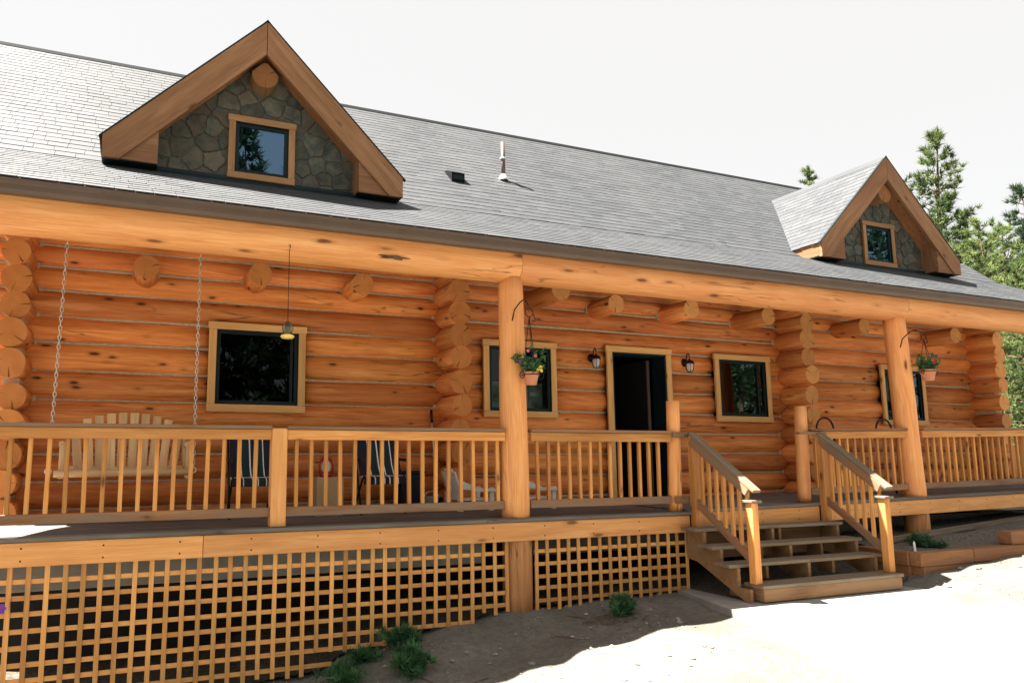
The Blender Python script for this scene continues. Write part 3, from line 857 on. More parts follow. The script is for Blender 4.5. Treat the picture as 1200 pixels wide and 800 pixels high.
        bx('eave_side', (min(xi, xi+s_*.025), YF+.045, zb+.03), (max(xi, xi+s_*.025), YW+.05, AZ-SL*1.115-.07), M['rake'], d)
        # soffit under the rake
        mb = MB(); mb.prism([(cx, AZ-.30), (cx+s_*1.115, AZ-.30-SL*1.115), (cx+s_*1.115, AZ-.33-SL*1.115), (cx, AZ-.33)], 'y', YF+.03, YW-.0)
        mb.build('rake_soffit', M['soffit'], d)
    mb = MB(); mb.prism([(cx-.1, AZ-.085), (cx, AZ+.028), (cx+.1, AZ-.085), (cx, AZ+.0)], 'y', YF-.03, 3.5); mb.build('dormer_ridge_cap', M['shingle'], d)
    # ridge log, top planed to the gable
    pl = [( .150*math.cos(2*math.pi*k/24), .150*math.sin(2*math.pi*k/24)) for k in range(24)]
    zc = AZ-.615
    pk = AZ-.415-zc
    for s_ in (-1, 1): pl = clip(pl, s_*SL, 1, pk-.03)
    mb = MB(); mb.prism(pl, 'y', YF+.05, YW+.1); n = len(pl)
    for i in range(len(mb.m)):
        mb.m[i] = 1 if i == 0 else 0
        mb.sm[i] = i > 1
    vs = [(y-YF, -x, z) for x, y, z in mb.v]
    mb.v = vs
    o = mb.build('ridge_log', [M['stair'], M['end_brown']], d, (cx, YF, zc), (0, 0, math.pi/2))
    o.data.set_sharp_from_angle(angle=math.radians(30))
    # dark flashing at the foot of the wall
    mb = MB(); mb.prism([(YW-.16, roof_z(YW-.16)+.006), (YW-.16, roof_z(YW-.16)+.018), (YW-.055, roof_z(YW-.055)+.02), (YW-.05, roof_z(YW)+.03), (YW-.045, roof_z(YW)-.03)], 'x', cx-half-.0, cx+half+.0)
    mb.build('flashing', M['frame'], d)
    return d
dormer(DC[0], 21, 1); dormer(DC[1], 34, 1)

mb = MB(); vs = []; fs = []  # dark sheet over the ground, painting the shade below porch and stairs
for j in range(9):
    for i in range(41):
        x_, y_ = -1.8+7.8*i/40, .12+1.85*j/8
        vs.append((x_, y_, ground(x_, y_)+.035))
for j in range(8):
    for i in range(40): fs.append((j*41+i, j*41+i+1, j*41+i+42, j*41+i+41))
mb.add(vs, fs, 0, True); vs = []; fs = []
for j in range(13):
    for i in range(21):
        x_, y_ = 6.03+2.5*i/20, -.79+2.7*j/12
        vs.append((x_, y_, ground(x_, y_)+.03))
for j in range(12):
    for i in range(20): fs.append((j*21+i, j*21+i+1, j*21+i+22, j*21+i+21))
mb.add(vs, fs, 0, True); tag(mb.build('crawl_space_shade', M['soil']), 'dark sheet of painted shade under the porch floor and stairs', 'soil', kind='stuff')

# ------------------------------------------------------------------ porch posts
def post(x0, x1, zt, label):
    o = empty('porch_post', (x1, .15, ground(x1, .15)-.05), label, 'post', 'log posts holding up the porch roof')
    zb = ground(x1, .15)-.1
    log('upper_log', (x1, .15, .02), (x0, .15, zt), .153, .138, LOGP, o, seg=.2, amp=.007, n=26)
    log('lower_log', (x1+.012, .16, zb), (x1+.012, .16, -.01), .158, .153, [M['stairpost'], M['end']], o, seg=.2, amp=.006, n=26)
    return o
LOGP = [M['beam'], M['end']]
M['stairpost'] = wood('post_foot_wood', (.34, .14, .045), (.46, .215, .08), (.56, .29, .12), knot=.2, rough=.7, check=.8)
post(3.808, 3.832, 2.62, 'round log post rising past the lattice and porch floor beside the hanging yellow-flowered pot')
post(10.0, 10.115, 2.64, 'round log post by the red-flowered hanging pot, right of the stairs')

# ------------------------------------------------------------------ porch deck
def zd(x): return 0.0 if x < 6.05 else .02+.0155*(x-6.05)
deck = empty('porch_deck', (6.5, .9, -.3), 'long weathered grey board porch floor with pale rim boards in front of the log wall', 'porch')
y = -.025; k = 0
while y < 1.84:
    wd = .138
    for (xa, xb) in ((-1.75, 2.1 if k % 2 else 3.4), (2.1 if k % 2 else 3.4, 6.05), (6.053, 10.2 if k % 2 else 9.0), (10.2 if k % 2 else 9.0, 14.8)):
        board('deck_board', (xa+.001, y+wd/2, zd(xa+.01 if xa > 6 else xa)+.018), (xb-.001, y+wd/2, zd(xb-.01 if xb < 6.06 else xb)+.018), wd-.006, .034, M['deck'], deck, bev=.005)
    y += wd; k += 1
def rimb(xa, xb, dz=0.0, lab=None):
    board('rim_board', (xa, .02, zd(xa+(.01 if xa > 6 else 0))-.1+dz), (xb, .02, zd(xb if xb > 6.06 else min(xb, 6.04))-.1+dz), .04, .192, M['rim'], deck)
xq = -1.4
while xq < 14.5:
    if not 5.9 < xq < 6.2:
        for zq in (-.05, -.15):
            sc = MB(); sc.lathe([(0, -.004), (.008, -.004), (.008, .001), (0, .002)], n=8)
            sc.v = [(p[0], -p[2], p[1]) for p in sc.v]; sc.build('screw_head', M['black'], deck, (xq, .0, zd(xq)+zq))
    xq += .61
rimb(-1.75, .622); rimb(.626, 6.03); rimb(6.14, 8.10); rimb(8.21, 14.8)
for xj in [-1.5+.61*i for i in range(27)]:
    bx('joist', (xj, .045, zd(xj)-.19), (xj+.04, 1.88, zd(xj)-.004), M['deck'], deck, bev=0)
bx('support_beam', (-1.7, .42, -.46), (3.55, .50, -.2), M['grey_board'], deck, bev=.006)
bx('support_beam', (4.0, .6, -.44), (14.6, .70, -.2), M['deck'], deck, bev=.006)

# ------------------------------------------------------------------ railings
def railing(xa, xb, label, first=None, spacing=.143, newel=None):
    xm = (xa+xb)/2
    R_ = empty('porch_railing', (xm, .12, zd(xm)), label, 'railing', 'railing sections along the porch edge')
    za, zb_ = zd(xa), zd(xb)
    board('cap_rail', (xa, .12, za+.952), (xb, .12, zb_+.952), .145, .032, M['railbrown'], R_)
    board('top_rail', (xa, .085, za+.886), (xb, .085, zb_+.886), .038, .095, M['rail'], R_)
    board('bottom_rail', (xa, .12, za+.17), (xb, .12, zb_+.17), .042, .085, M['railbrown'], R_)
    x = first if first is not None else xa+.09
    while x < xb-.03:
        t_ = zd(x)
        board('baluster', (x, .125, t_+.205), (x+random.uniform(-.008, .008), .125+random.uniform(-.003, .003), t_+.90), .036, .036, M['rail'], R_, bev=.003)
        x += spacing
    if newel is not None:
        bx('newel_post', (newel-.072, .055, zd(newel)+.036), (newel+.072, .195, zd(newel)+.945), M['rim'], R_, bev=.008)
    return R_
railing(-1.70, 1.212, 'porch railing with slim balusters in front of the hanging swing', first=-1.36, newel=1.286)
railing(1.36, 3.675, 'porch railing between the square newel and the log post, in front of the striped chairs', first=1.46)
railing(3.985, 5.87, 'porch railing between the log post and the stairs, below the open doorway', first=4.09, spacing=.135)
railing(8.115, 9.95, 'porch railing right of the stairs with two black hoops above it', first=8.25, spacing=.145)
railing(10.275, 12.62, 'long porch railing right of the second log post', first=10.42, spacing=.145, newel=12.70)
railing(12.78, 14.70, 'porch railing at the far house corner', first=12.9, spacing=.145)

# ------------------------------------------------------------------ lattice
def lattice(xa, xb, rows, first, label, zb):
    o = empty('lattice_panel', ((xa+xb)/2, .06, -.6), label, 'lattice', 'lattice panels under the porch floor')
    x = first
    while x < xb:
        z1 = zb(x)
        x_ = x+random.uniform(-.006, .006)
        board('vertical_slat', (x_, .054, z1+random.uniform(-.02, .02)), (x_+random.uniform(-.006, .006), .054, -.194), .039, .014, M['lattice'], o, bev=.002, up=(0, 1, 0))
        x += .1328
    for z in rows:
        x1 = xb
        while x1 > xa and ground(x1, .06) > z-.02: x1 -= .05
        if x1-xa > .2:
            dz_ = random.uniform(-.006, .006)
            board('horizontal_slat', (xa, .07, z), (x1, .07, z+dz_), .014, .039, M['lattice'], o, bev=.002)
    return o
def zlat(x):
    for xe, ze in ((1.13, -1.46), (1.56, -1.29), (2.56, -1.118), (3.35, -.995)):
        if x < xe: return ze
    return -.91
lattice(-1.72, 3.668, [-.322, -.45, -.577, -.71, -.84, -.97, -1.095, -1.225, -1.355, -1.485], -1.653, 'wide wooden lattice skirt left of the log post, stepping down with the ground', zlat)
lattice(3.995, 6.02, [-.318, -.45, -.578, -.695, -.825], 4.012, 'small wooden lattice skirt between the log post and the stairs', lambda x: ground(x, .06)-.02)

# ------------------------------------------------------------------ stairs
st = empty('staircase', (7.05, -.5, -.82), 'open wooden stairs with two railings leading up to the porch', 'stairs')
TR = [(-.03, -.27, -.129), (-.27, -.511, -.295), (-.50, -.743, -.456)]
for (yb, yf, z) in TR:
    for q in range(2):
        w_ = (yb-yf)/2
        bx('tread', (5.86, yf+q*w_+.003, z-.036), (8.16, yf+(q+1)*w_-.003, z), M['tread'], st, bev=.005)
for xs_ in (5.985, 7.0, 8.06):
    mb = MB()
    pr_ = [(.0, -.2), (.0, -.48), (-.16, -.50), (-.86, -.83), (-.90, -.83), (-.90, -.69), (-.742, -.69), (-.742, -.493), (-.512, -.493), (-.512, -.332), (-.272, -.332), (-.272, -.167), (-.02, -.167)]
    n = len(pr_)
    vs = [(xs_-.02, a, b) for a, b in pr_]+[(xs_+.02, a, b) for a, b in pr_]
    mb.add(vs, [tuple(range(n)), tuple(reversed(range(n, 2*n)))]+[(i, n+i, n+(i+1) % n, (i+1) % n) for i in range(n)])
    mb.build('stringer', M['stair'], st)
# blocks under the treads
for (x_, y_, z0, z1) in ((6.62, -.44, -.49, -.332), (7.55, -.44, -.49, -.332), (6.45, -.66, -.64, -.493), (7.45, -.66, -.64, -.493), (7.15, -.22, -.33, -.167), (6.7, -.22, -.33, -.167)):
    bx('support_block', (x_, y_, z0), (x_+.04, y_+.2, z1), M['stair'], st, bev=.003)
bx('riser', (5.96, -.045, -.33), (8.04, -.015, -.205), M['stair'], st)
bx('riser', (5.96, -.245, -.46), (7.6, -.225, -.332), M['railbrown'], st)
# bottom box step
for q in range(2):
    bx('tread', (6.06, -.985+q*.135, -.681), (8.17, -.985+(q+1)*.135-.006, -.645), M['tread'], st, bev=.005)
bx('box_front', (6.08, -.972, -.812), (8.15, -.934, -.682), M['stair'], st, bev=.005)
bx('box_side', (6.08, -.933, -.812), (6.12, -.50, -.682), M['stair'], st, bev=.005)
bx('box_side', (8.11, -.933, -.812), (8.15, -.50, -.682), M['stair'], st, bev=.005)
bx('skid', (6.3, -.95, -.83), (8.0, -.90, -.8125), M['deck'], st)
for (xr, xn, za) in ((6.085, 6.095, .93), (8.155, 8.105, .945)):
    side = 'left' if xr < 7 else 'right'
    bx('upper_post', (xr-.045, -.092, -.30), (xr+.045, -.002, za-.03), M['rail'], st, bev=.006)
    bx('newel_post', (xn-.045, -.905, -.644), (xn+.045, -.815, .185), M['rail'], st, bev=.006)
    bx('newel_cap', (xn-.075, -.935, .186), (xn+.075, -.79, .215), M['tread'], st, bev=.006)
    p0 = Vector((xr, -.04, za)); p1 = Vector((xn, -.94, .305))
    up_ = (0, .58, .82)
    board('hand_rail', p0+Vector((0, 0, .0)), p1, .105, .034, M['tread'], st, up=up_)
    board('hand_rail_beam', p0+Vector((-.03, -.0, -.075)), p1+Vector((-.03, .09, -.005)), .036, .10, M['railbrown'], st, up=up_)
    board('lower_rail', (xr, -.01, .19 if side == 'left' else .17), (xn, -.88, -.44), .038, .09, M['railbrown'], st, up=up_)
    for k in range(1, 8):
        t_ = k/8; yy = -.05-.86*t_
        zt = p0.z+(p1.z-p0.z)*((yy-p0.y)/(p1.y-p0.y))-.06
        zb_ = .19+(-.63)*((yy+.01)/(-.87))
        board('baluster', (xr+(xn-xr)*t_+.005, yy, zb_+.02), (xr+(xn-xr)*t_+.005, yy, zt), .036, .036, M['rail'], st, bev=.003)
# round gate posts of the stair head, with the short rails tying them to the stairs
for (x_, lab) in ((5.952, 'short round post at the stair head beside the doorway'), (8.03, 'short round post at the stair head beside the window')):
    log('gate_post', (x_, .15, zd(x_)+.036), (x_+.035, .15, 1.325 if x_ < 7 else 1.31), .082, .076, [M['beam'], M['end_pale']], None, seg=.2, amp=.004, n=20)
    o = bpy.data.objects[[o.name for o in bpy.data.objects if o.name.startswith('gate_post')][-1]]
    tag(o, lab, 'post', 'round posts at the stair head')
bx('tie_rail', (6.04, -.0, .925), (6.14, .12, .957), M['railbrown'], st)
bx('tie_rail', (5.88, .045, .89), (6.13, .075, .955), M['railbrown'], st)
bx('tie_rail', (7.83, -.02, .945), (8.30, .05, .975), M['railbrown'], st)
bx('tie_rail', (5.88, .045, .13), (6.12, .075, .21), M['railbrown'], st)

# ------------------------------------------------------------------ wall lanterns
def lantern(x, z, label):
    o = empty('wall_lantern', (x, 1.79, z), label, 'lantern', 'lanterns flanking the doorway')
    mb = MB(); mb.lathe([(0, 0), (.062, 0), (.058, .012), (.03, .02), (.028, .035), (0, .036)], n=20)
    mb.v = [(p[0], -p[2], p[1]) for p in mb.v]; mb.build('back_plate', M['black'], o, (x, 1.80, z+.01))
    mb = MB(); pts_ = [(0, -.03, .01)] + [(0, -.07-.055*math.sin(t_), .085-.075*math.cos(t_)) for t_ in np.linspace(.2, 3.1, 10)]
    pts_ = [(0, -.03, 0), (0, -.05, .05), (0, -.055, .10), (0, -.075, .135), (0, -.10, .135), (0, -.115, .11), (0, -.112, .08)]
    mb.tube(pts_, .008, 8); mb.build('arm', M['black'], o, (x, 1.80, z))
    c = (x, 1.80-.112, z-.02)
    mb = MB(); mb.lathe([(0, .085), (.012, .08), (.014, .06), (.05, .045), (.068, .015), (.07, .005), (.05, .002)], c, 20); mb.build('hood', M['black'], o)
    mb = MB(); mb.lathe([(.046, .0), (.056, -.03), (.052, -.075), (.035, -.11), (.0, -.122)], c, 20); mb.build('glass_globe', M['lampglass'], o)
    mb = MB()
    for k in range(6):
        a = math.pi*k/3
        mb.tube([(c[0]+r_*math.cos(a), c[1]+r_*math.sin(a), c[2]+zz) for r_, zz in ((.066, .004), (.062, -.03), (.057, -.078), (.039, -.115), (.004, -.13))], .0035, 6)
    mb.build('cage', M['black'], o)
    return o
m, t, b = newmat('lamp_glass'); b.inputs['Base Color'].default_value = (.8, .78, .72, 1); b.inputs['Roughness'].default_value = .15; b.inputs['Transmission Weight'].default_value = .35
nz = tex(t, coords(t, (1, 1, 1)), i_Scale=40.0); bump(t, b, nz.outputs[0], .2, .003)
M['lampglass'] = m
lantern(6.0, 2.045, 'black caged wall lantern between the small window and the doorway')
lantern(7.66, 2.055, 'black caged wall lantern between the doorway and the window with a dark screen')

# ------------------------------------------------------------------ foliage helpers
def tris_obj(name, V, tone, mat, parent, loc=(0, 0, 0)):
    """V: (n,3,3) triangles"""
    n = len(V); me = bpy.data.meshes.new(name)
    me.vertices.add(n*3); me.vertices.foreach_set('co', V.reshape(-1).astype(np.float32))
    me.loops.add(n*3); me.loops.foreach_set('vertex_index', np.arange(n*3, dtype=np.int32))
    me.polygons.add(n); me.polygons.foreach_set('loop_start', np.arange(0, n*3, 3, dtype=np.int32)); me.polygons.foreach_set('loop_total', np.full(n, 3, dtype=np.int32))
    me.update(calc_edges=True); me.materials.append(mat)
    at = me.attributes.new('tone', 'FLOAT', 'POINT'); at.data.foreach_set('value', np.repeat(tone, 3).astype(np.float32))
    return put(bpy.data.objects.new(name, me), parent, loc)
def blades(rng, C, D, per, length, width, spread, tone0):
    """needle tufts at centres C with main direction D"""
    n = len(C)*per
    c = np.repeat(C, per, 0); d = np.repeat(D, per, 0)
    v = d + rng.normal(0, spread, (n, 3)); v /= np.linalg.norm(v, axis=1)[:, None]+1e-9
    l = length*rng.uniform(.6, 1.2, n)[:, None]
    s_ = np.cross(v, rng.normal(0, 1, (n, 3))); s_ /= np.linalg.norm(s_, axis=1)[:, None]+1e-9
    base = c + v*l*.12
    V = np.stack([base-s_*width/2, base+s_*width/2, c+v*l], 1)
    tone = np.clip(np.repeat(tone0, per)+rng.normal(0, .15, n), 0, 1)
    return V, tone
def pine(loc, h, rad, seed, label, mat='needle', dens=1.0, bare=.12, per=30, blen=.27, bw=.036, group='pines beyond the house', top=.06):
    rng = np.random.default_rng(seed)
    o = empty('pine_tree', loc, label, 'tree', group)
    mb = MB(); m_ = 9
    pts_ = [(math.sin(i*.7+seed)*.05*h/12*i/m_*2, math.cos(i*.9+seed)*.05*h/12*i/m_*2, h*i/m_) for i in range(m_+1)]
    rs = [max(.015, .018*h*(1-i/m_)**.9) for i in range(m_+1)]
    mb.tube(pts_, rs, 9)
    C = []; D = []; T = []
    nb = int(h*7.5*dens)
    for k in range(nb):
        f0 = bare+(1-bare)*((k+rng.random())/nb)
        z = h*f0*.985
        prof = (1-f0)**.75*(min(1, (f0-bare)/.12+.35))+top
        L = rad*prof*rng.uniform(.55, 1.2)
        az = k*2.4+rng.normal(0, .35); rise = .10+.35*f0+rng.normal(0, .1)
        dirv = np.array([math.cos(az), math.sin(az), rise]); 
        base = np.array([pts_[min(m_, int(f0*m_))][0], pts_[min(m_, int(f0*m_))][1], z])
        tip = base+dirv*L+np.array([0, 0, -.10*L*L/max(rad, 1)*(1-f0)])
        mb.tube([base, base*.5+tip*.5+np.array([0, 0, .03*L]), tip], [max(.012, .03*L/2), max(.009, .018*L/2), .006], 5, caps=False)
        nc = max(3, int(L*7*dens))
        bt = rng.uniform(.15, .85)
        for q in range(nc):
            f1 = .28+.72*((q+rng.random())/nc)
            sp = .20*L*(1-f1*.5)
            C.append(base+(tip-base)*f1+rng.normal(0, 1, 3)*np.array([sp, sp, sp*.45]))
            dd = dirv*.6+np.array([0, 0, .75])+rng.normal(0, .3, 3); D.append(dd/np.linalg.norm(dd)); T.append(np.clip(bt+rng.normal(0, .15), 0, 1))
    for q in range(6):
        C.append(np.array([pts_[-1][0], pts_[-1][1], h*(.95+.05*q/6)])); D.append(np.array([0, 0, 1.0])); T.append(.6)
    V, tone = blades(rng, np.array(C), np.array(D), per, blen, bw, .55, np.array(T))
    mb.build('trunk', M['bark'], o, loc)
    tris_obj('crown', V, tone, M[mat], o, loc)
    return o
def P3(x, y, Y):
    p = atY(x, y, Y); return p
def pine_at(px_, py_, Y, rad, seed, label, **kw):
    p = atY(px_, py_, Y); gz = ground(p.x, Y)-.1
    return pine((p.x, Y, gz), p.z-gz, rad, seed, label, **kw)
pine_at(1093, 152, 10, 2.8, 1, 'tall open-crowned pine rising just behind the right-hand dormer', mat='needle', dens=1.25, bare=.06)
pine_at(943, 196, 17, 2.6, 2, 'pine whose tip alone pokes over the roof ridge', dens=.8)
pine_at(1195, 218, 9, 2.7, 3, 'dark-topped pine standing tallest at the right edge of the grove', mat='needle_dark', dens=1.1)
pine_at(1148, 258, 7, 3.0, 4, 'pale bushy pine between the tall pine and the dark-topped one', mat='needle_pale', dens=1.4, bare=.05, blen=.2, bw=.028)
pine_at(1176, 262, 12, 3.2, 5, 'broad pale pine behind the dark-topped one', mat='needle_pale', dens=1.15, bare=.05)
pine_at(1190, 320, 4, 2.2, 6, 'young yellow-green pine close to the house corner', mat='needle_pale', dens=1.9, bare=.02, blen=.15, bw=.022)
pine_at(1235, 270, 6.5, 3.0, 7, 'full green pine beyond the right end of the porch', dens=1.5, bare=.03, blen=.2, bw=.028)
pine_at(1128, 250, 17, 3.4, 8, 'dark pine far behind the bushy pale one', mat='needle_dark', dens=1.0, bare=.05)
pine_at(1225, 330, 3, 2.0, 15, 'low young pine seen under the porch beam beyond the wall', mat='needle', dens=2.0, bare=.0, blen=.15, bw=.022)
pine_at(1158, 282, 20, 4.0, 16, 'broad hazy green pine in the back row between the taller tips', mat='needle_pale', dens=1.2, bare=.02)
pine_at(1205, 262, 18, 4.2, 17, 'wide light green pine in the back row behind the dark-topped one', mat='needle_pale', dens=1.2, bare=.02)
pine_at(1132, 288, 8, 2.8, 18, 'bushy green pine whose crown fills the gap above the roof end', mat='needle', dens=1.6, bare=.02, blen=.2, bw=.028)
pine_at(1210, 300, 5, 2.6, 19, 'dense light green pine just past the roof end', mat='needle_pale', dens=1.8, bare=.0, blen=.17, bw=.024)
# grove in front of the house, behind the photographer: it is what the window panes mirror
grove = [(-26+5.5*i+2*math.sin(i*3.1), -25-4*math.sin(i*1.7), 13+2.5*math.sin(i*2.3)+(0 if i == 5 else 0)) for i in range(14)] + [(-23+6*i, -33+2*math.sin(i), 16) for i in range(13)] + [(4.9, -28, 19.6), (2.6, -27, 19), (50, -27, 21), (45, -30, 20), (56, -30, 20)]
for i, (x, y, h) in enumerate(grove):
    pine((x, y, ground(x, y)-.1), h, 3.2, 40+i, 'pine of the grove across the yard facing the porch', mat='needle_dark', dens=.55, per=12, blen=.75, bw=.17, bare=.03, group='pines across the yard')

def shrub(loc, r, h, seed, label, n=260, mat='shrub', name='shrub', cat='shrub', up=.5, width=.014, blen=.09):
    rng = np.random.default_rng(seed); o = empty(name, loc, label, cat)
    mb = MB(); C = []; D = []; T = []
    for k in range(max(6, n//12)):
        az = rng.uniform(0, 6.283); lean = abs(rng.normal(0, .5)); 
        d = np.array([math.cos(az)*math.sin(lean), math.sin(az)*math.sin(lean)*.9, math.cos(lean)*up*2]); d /= np.linalg.norm(d)
        L = rng.uniform(.5, 1.0); tip = d*np.array([r*2.0, r*2.0, h])*L
        tip[:2] = np.clip(tip[:2], -r*1.2, r*1.2)
        mb.tube([(0, 0, -.02), tuple(tip*.5+np.array([0, 0, .02])), tuple(tip)], [.005, .004, .002], 5, caps=False)
        bt = rng.uniform(.1, .9)
        for q in range(12):
            f1 = rng.uniform(.25, 1.0); C.append(tip*f1+rng.normal(0, .015, 3)); dd = d*.5+np.array([0, 0, .4])+rng.normal(0, .5, 3); D.append(dd/np.linalg.norm(dd)); T.append(bt)
    V, tone = blades(rng, np.array(C), np.array(D), 6, blen, width, .5, np.array(T))
    mb.build('stems', M['shrub'] if False else M['bark'], o, loc)
    tris_obj('leaves', V, tone, M[mat], o, loc)
    return o
def gl(x, y): return (x, y, ground(x, y))
shrub(gl(2.33, -.62), .17, .20, 1, 'largest dark green shrub in the dirt below the lattice skirt', n=620)
shrub(gl(1.78, -.45), .20, .12, 2, 'low spreading green plant at the lowest corner of the lattice skirt', n=300)
shrub(gl(2.45, -.1), .20, .14, 3, 'flat green plant hugging the foot of the lattice, behind the largest shrub', n=300)
shrub(gl(2.05, -.2), .14, .10, 8, 'thin green patch of leaves under the stepped edge of the lattice', n=200)
shrub(gl(4.69, -.45), .15, .17, 4, 'rounded tufted shrub in bare dirt before the small lattice skirt', n=420, up=.7)
shrub((9.35, -.42, ground(9.35, -.42)+.07), .26, .24, 5, 'bushy evergreen shrub in the timber-edged bed', n=520, mat='shrub')
shrub((12.6, -.35, ground(12.6, -.35)+.07), .2, .2, 6, 'small shrub at the far end of the timber-edged bed', n=260)

# mulch dug in round the shrub in bare dirt
mb = MB(); vs = [(4.62, -.50, ground(4.62, -.5)+.022)]; k_ = 28
for k in range(k_):
    a = 2*math.pi*k/k_; r_ = .42*(1+.16*math.sin(3*a)+.1*math.sin(7*a+1)); x_, y_ = 4.62+r_*math.cos(a), -.50+r_*.55*math.sin(a)
    vs.append((x_, y_, ground(x_, y_)-.012))
mb.add(vs, [(0, i+1, (i+1) % k_+1) for i in range(k_)], 0, True)
tag(mb.build('mulch_patch', M['soil']), 'dark damp soil dug round the tufted shrub', 'soil', kind='stuff')

# loose pebbles and clods
rng = np.random.default_rng(5)
PV = []; PF = []
ico = [(0, 0, 1), (.9, 0, .2), (.28, .85, .2), (-.72, .53, .2), (-.72, -.53, .2), (.28, -.85, .2), (0, 0, -.6)]
icf = [(0, 1, 2), (0, 2, 3), (0, 3, 4), (0, 4, 5), (0, 5, 1), (6, 2, 1), (6, 3, 2), (6, 4, 3), (6, 5, 4), (6, 1, 5)]
PX = rng.uniform(.5, 11.5, 4200); PYY = rng.uniform(-2.0, .25, 4200); PZ = ground_arr(PX, PYY)
for x, y, z in zip(PX, PYY, PZ):
    if 5.1 < x < 8.5 and y < 0: continue
    s_ = min(.035, .006*rng.pareto(2.2)+.004); a = rng.uniform(0, 6.28); b0 = len(PV)
    z += fn(x, y)
    for p in ico:
        jx = 1+rng.normal(0, .2)
        PV.append((x+s_*jx*(p[0]*math.cos(a)-p[1]*math.sin(a)), y+s_*jx*(p[0]*math.sin(a)+p[1]*math.cos(a)), z+s_*p[2]*.7))
    PF += [tuple(i+b0 for i in f__) for f__ in icf]
me = bpy.data.meshes.new('gravel'); me.from_pydata(PV, [], PF); me.materials.append(plain('pebble', (.23, .21, .18), .95, var=.5, nscale=3))
tag(put(bpy.data.objects.new('gravel', me), None), 'loose pebbles and clods scattered over the dirt', 'gravel', kind='stuff')

# twigs and fallen needles
rng = np.random.default_rng(8); tm = MB()
for k in range(420):
    x, y = rng.uniform(.6, 11.0), rng.uniform(-1.4, .1)
    if 5.2 < x < 8.5: continue
    z = ground(x, y)+fn(x, y)+.004; a = rng.uniform(0, 6.28); L = rng.uniform(.02, .07) if rng.random() < .93 else rng.uniform(.1, .25)
    d = Vector((math.cos(a)*L, math.sin(a)*L, rng.normal(0, .006))); p = Vector((x, y, z))
    tm.tube([p, p+d*.5+Vector((0, 0, .004)), p+d], .0022 if L < .08 else .005, 4, caps=False)
tag(tm.build('twig_litter', M['bark']), 'twigs and fallen needles strewn over the dirt', 'litter', kind='stuff')

# ------------------------------------------------------------------ timber-edged bed right of the stairs
rw = empty('timber_edging', (10.5, -.88, -.8), 'two stacked reddish timbers edging the raised bed beside the stairs', 'retaining wall')
bx('timber', (8.60, -.90, -.615), (9.55, -.76, -.455), M['timber'], rw, bev=.008)
bx('timber', (9.555, -.905, -.61), (11.6, -.765, -.45), M['timber'], rw, bev=.008)
bx('timber', (8.64, -.895, -.785), (10.6, -.755, -.618), M['timber'], rw, bev=.008)
bx('timber', (8.58, -.757, -.618), (8.72, -.10, -.458), M['timber'], rw, bev=.008)
bx('timber', (8.60, -.752, -.79), (8.73, -.10, -.621), M['timber'], rw, bev=.008)
up2 = empty('timber_block', (11, -.6, -.4), 'single orange timber lying on top of the edging near the right end', 'timber')
bx('timber', (10.38, -.86, -.448), (12.6, -.70, -.285), M['timber'], up2, bev=.008)
# bed fill
mb = MB(); X0, X1, Y0, Y1 = 8.70, 13.0, -.76, .6; nx_, ny_ = 60, 22; vs = []; fs = []
for j in range(ny_+1):
    for i in range(nx_+1):
        x, y = X0+(X1-X0)*i/nx_, Y0+(Y1-Y0)*j/ny_
        zz = -.49+.045*(x-8.7)*(1 if y > -.3 else .35)+.06*(y+.76)+noise.noise(Vector((x*5, y*5, 0)))*.018+noise.noise(Vector((x*14, y*14, 0)))*.008
        vs.append((x, y, zz))
for j in range(ny_):
    for i in range(nx_):
        a_ = j*(nx_+1)+i; fs.append((a_, a_+1, a_+nx_+2, a_+nx_+1))
mb.add(vs, fs, 0, True)
tag(mb.build('bed_soil', plain('bed_gravel', (.13, .115, .095), 1.0, var=.6, nscale=40, bstr=1.0, bdist=.03)), 'dark gravelly soil filling the timber-edged bed', 'soil', kind='stuff')
p0 = Vector((9.0, -.15, -.40)); p1 = Vector((13.6, .22, -.19))
ed = empty('edging_board', (11, .1, -.35), 'long pale split board lying in the bed under the porch floor', 'board')
board('board', p0, p1, .05, .045, M['tread'], ed); board('board', p0+Vector((0, -.07, -.015)), p1+Vector((0, -.07, -.015)), .04, .04, M['tread'], ed)
tagp = MB(); tagp.box((-.022, -.003, 0), (.022, .003, .12)); tagp.add([(-.022, -.0031, .12), (.022, -.0031, .12), (.014, -.0031, .142), (-.014, -.0031, .142)], [(0, 1, 2, 3)])
tp = tagp.build('plant_tag', M['white'], None, (8.80, -.70, -.49), (-.2, .25, .1)); tag(tp, 'white plastic plant tag stuck in the bed', 'plant tag')
for i, (x, y, s_) in enumerate(((9.75, -1.55, .10), (9.62, -1.85, .07), (9.25, -1.12, .035), (5.0, -.95, .03))):
    mb = MB(); vs = []; fs = []
    for j in range(6):
        for k in range(9):
            a = 2*math.pi*k/9; ph = math.pi*j/5; r_ = s_*(1+.25*noise.noise(Vector((math.cos(a)+i*5, math.sin(a), ph))))
            vs.append((r_*math.sin(ph)*math.cos(a)*1.2, r_*math.sin(ph)*math.sin(a), r_*.65*math.cos(ph)))
    for j in range(5):
        for k in range(9): fs.append((j*9+k, j*9+(k+1) % 9, (j+1)*9+(k+1) % 9, (j+1)*9+k))
    mb.add(vs, fs, 0, False)
    tag(mb.build('rock', plain('rock_%d' % i, (.26, .22, .18), .95, var=.4, nscale=10), None, (x, y, ground(x, y)+s_*.2)),
        ('biggest sunlit rock at the right edge of the yard', 'rounded sunlit rock next to the biggest one', 'small dark stone on the shadow edge below the timbers', 'small stone in the dirt near the small lattice skirt')[i], 'rock', 'rocks in the yard')

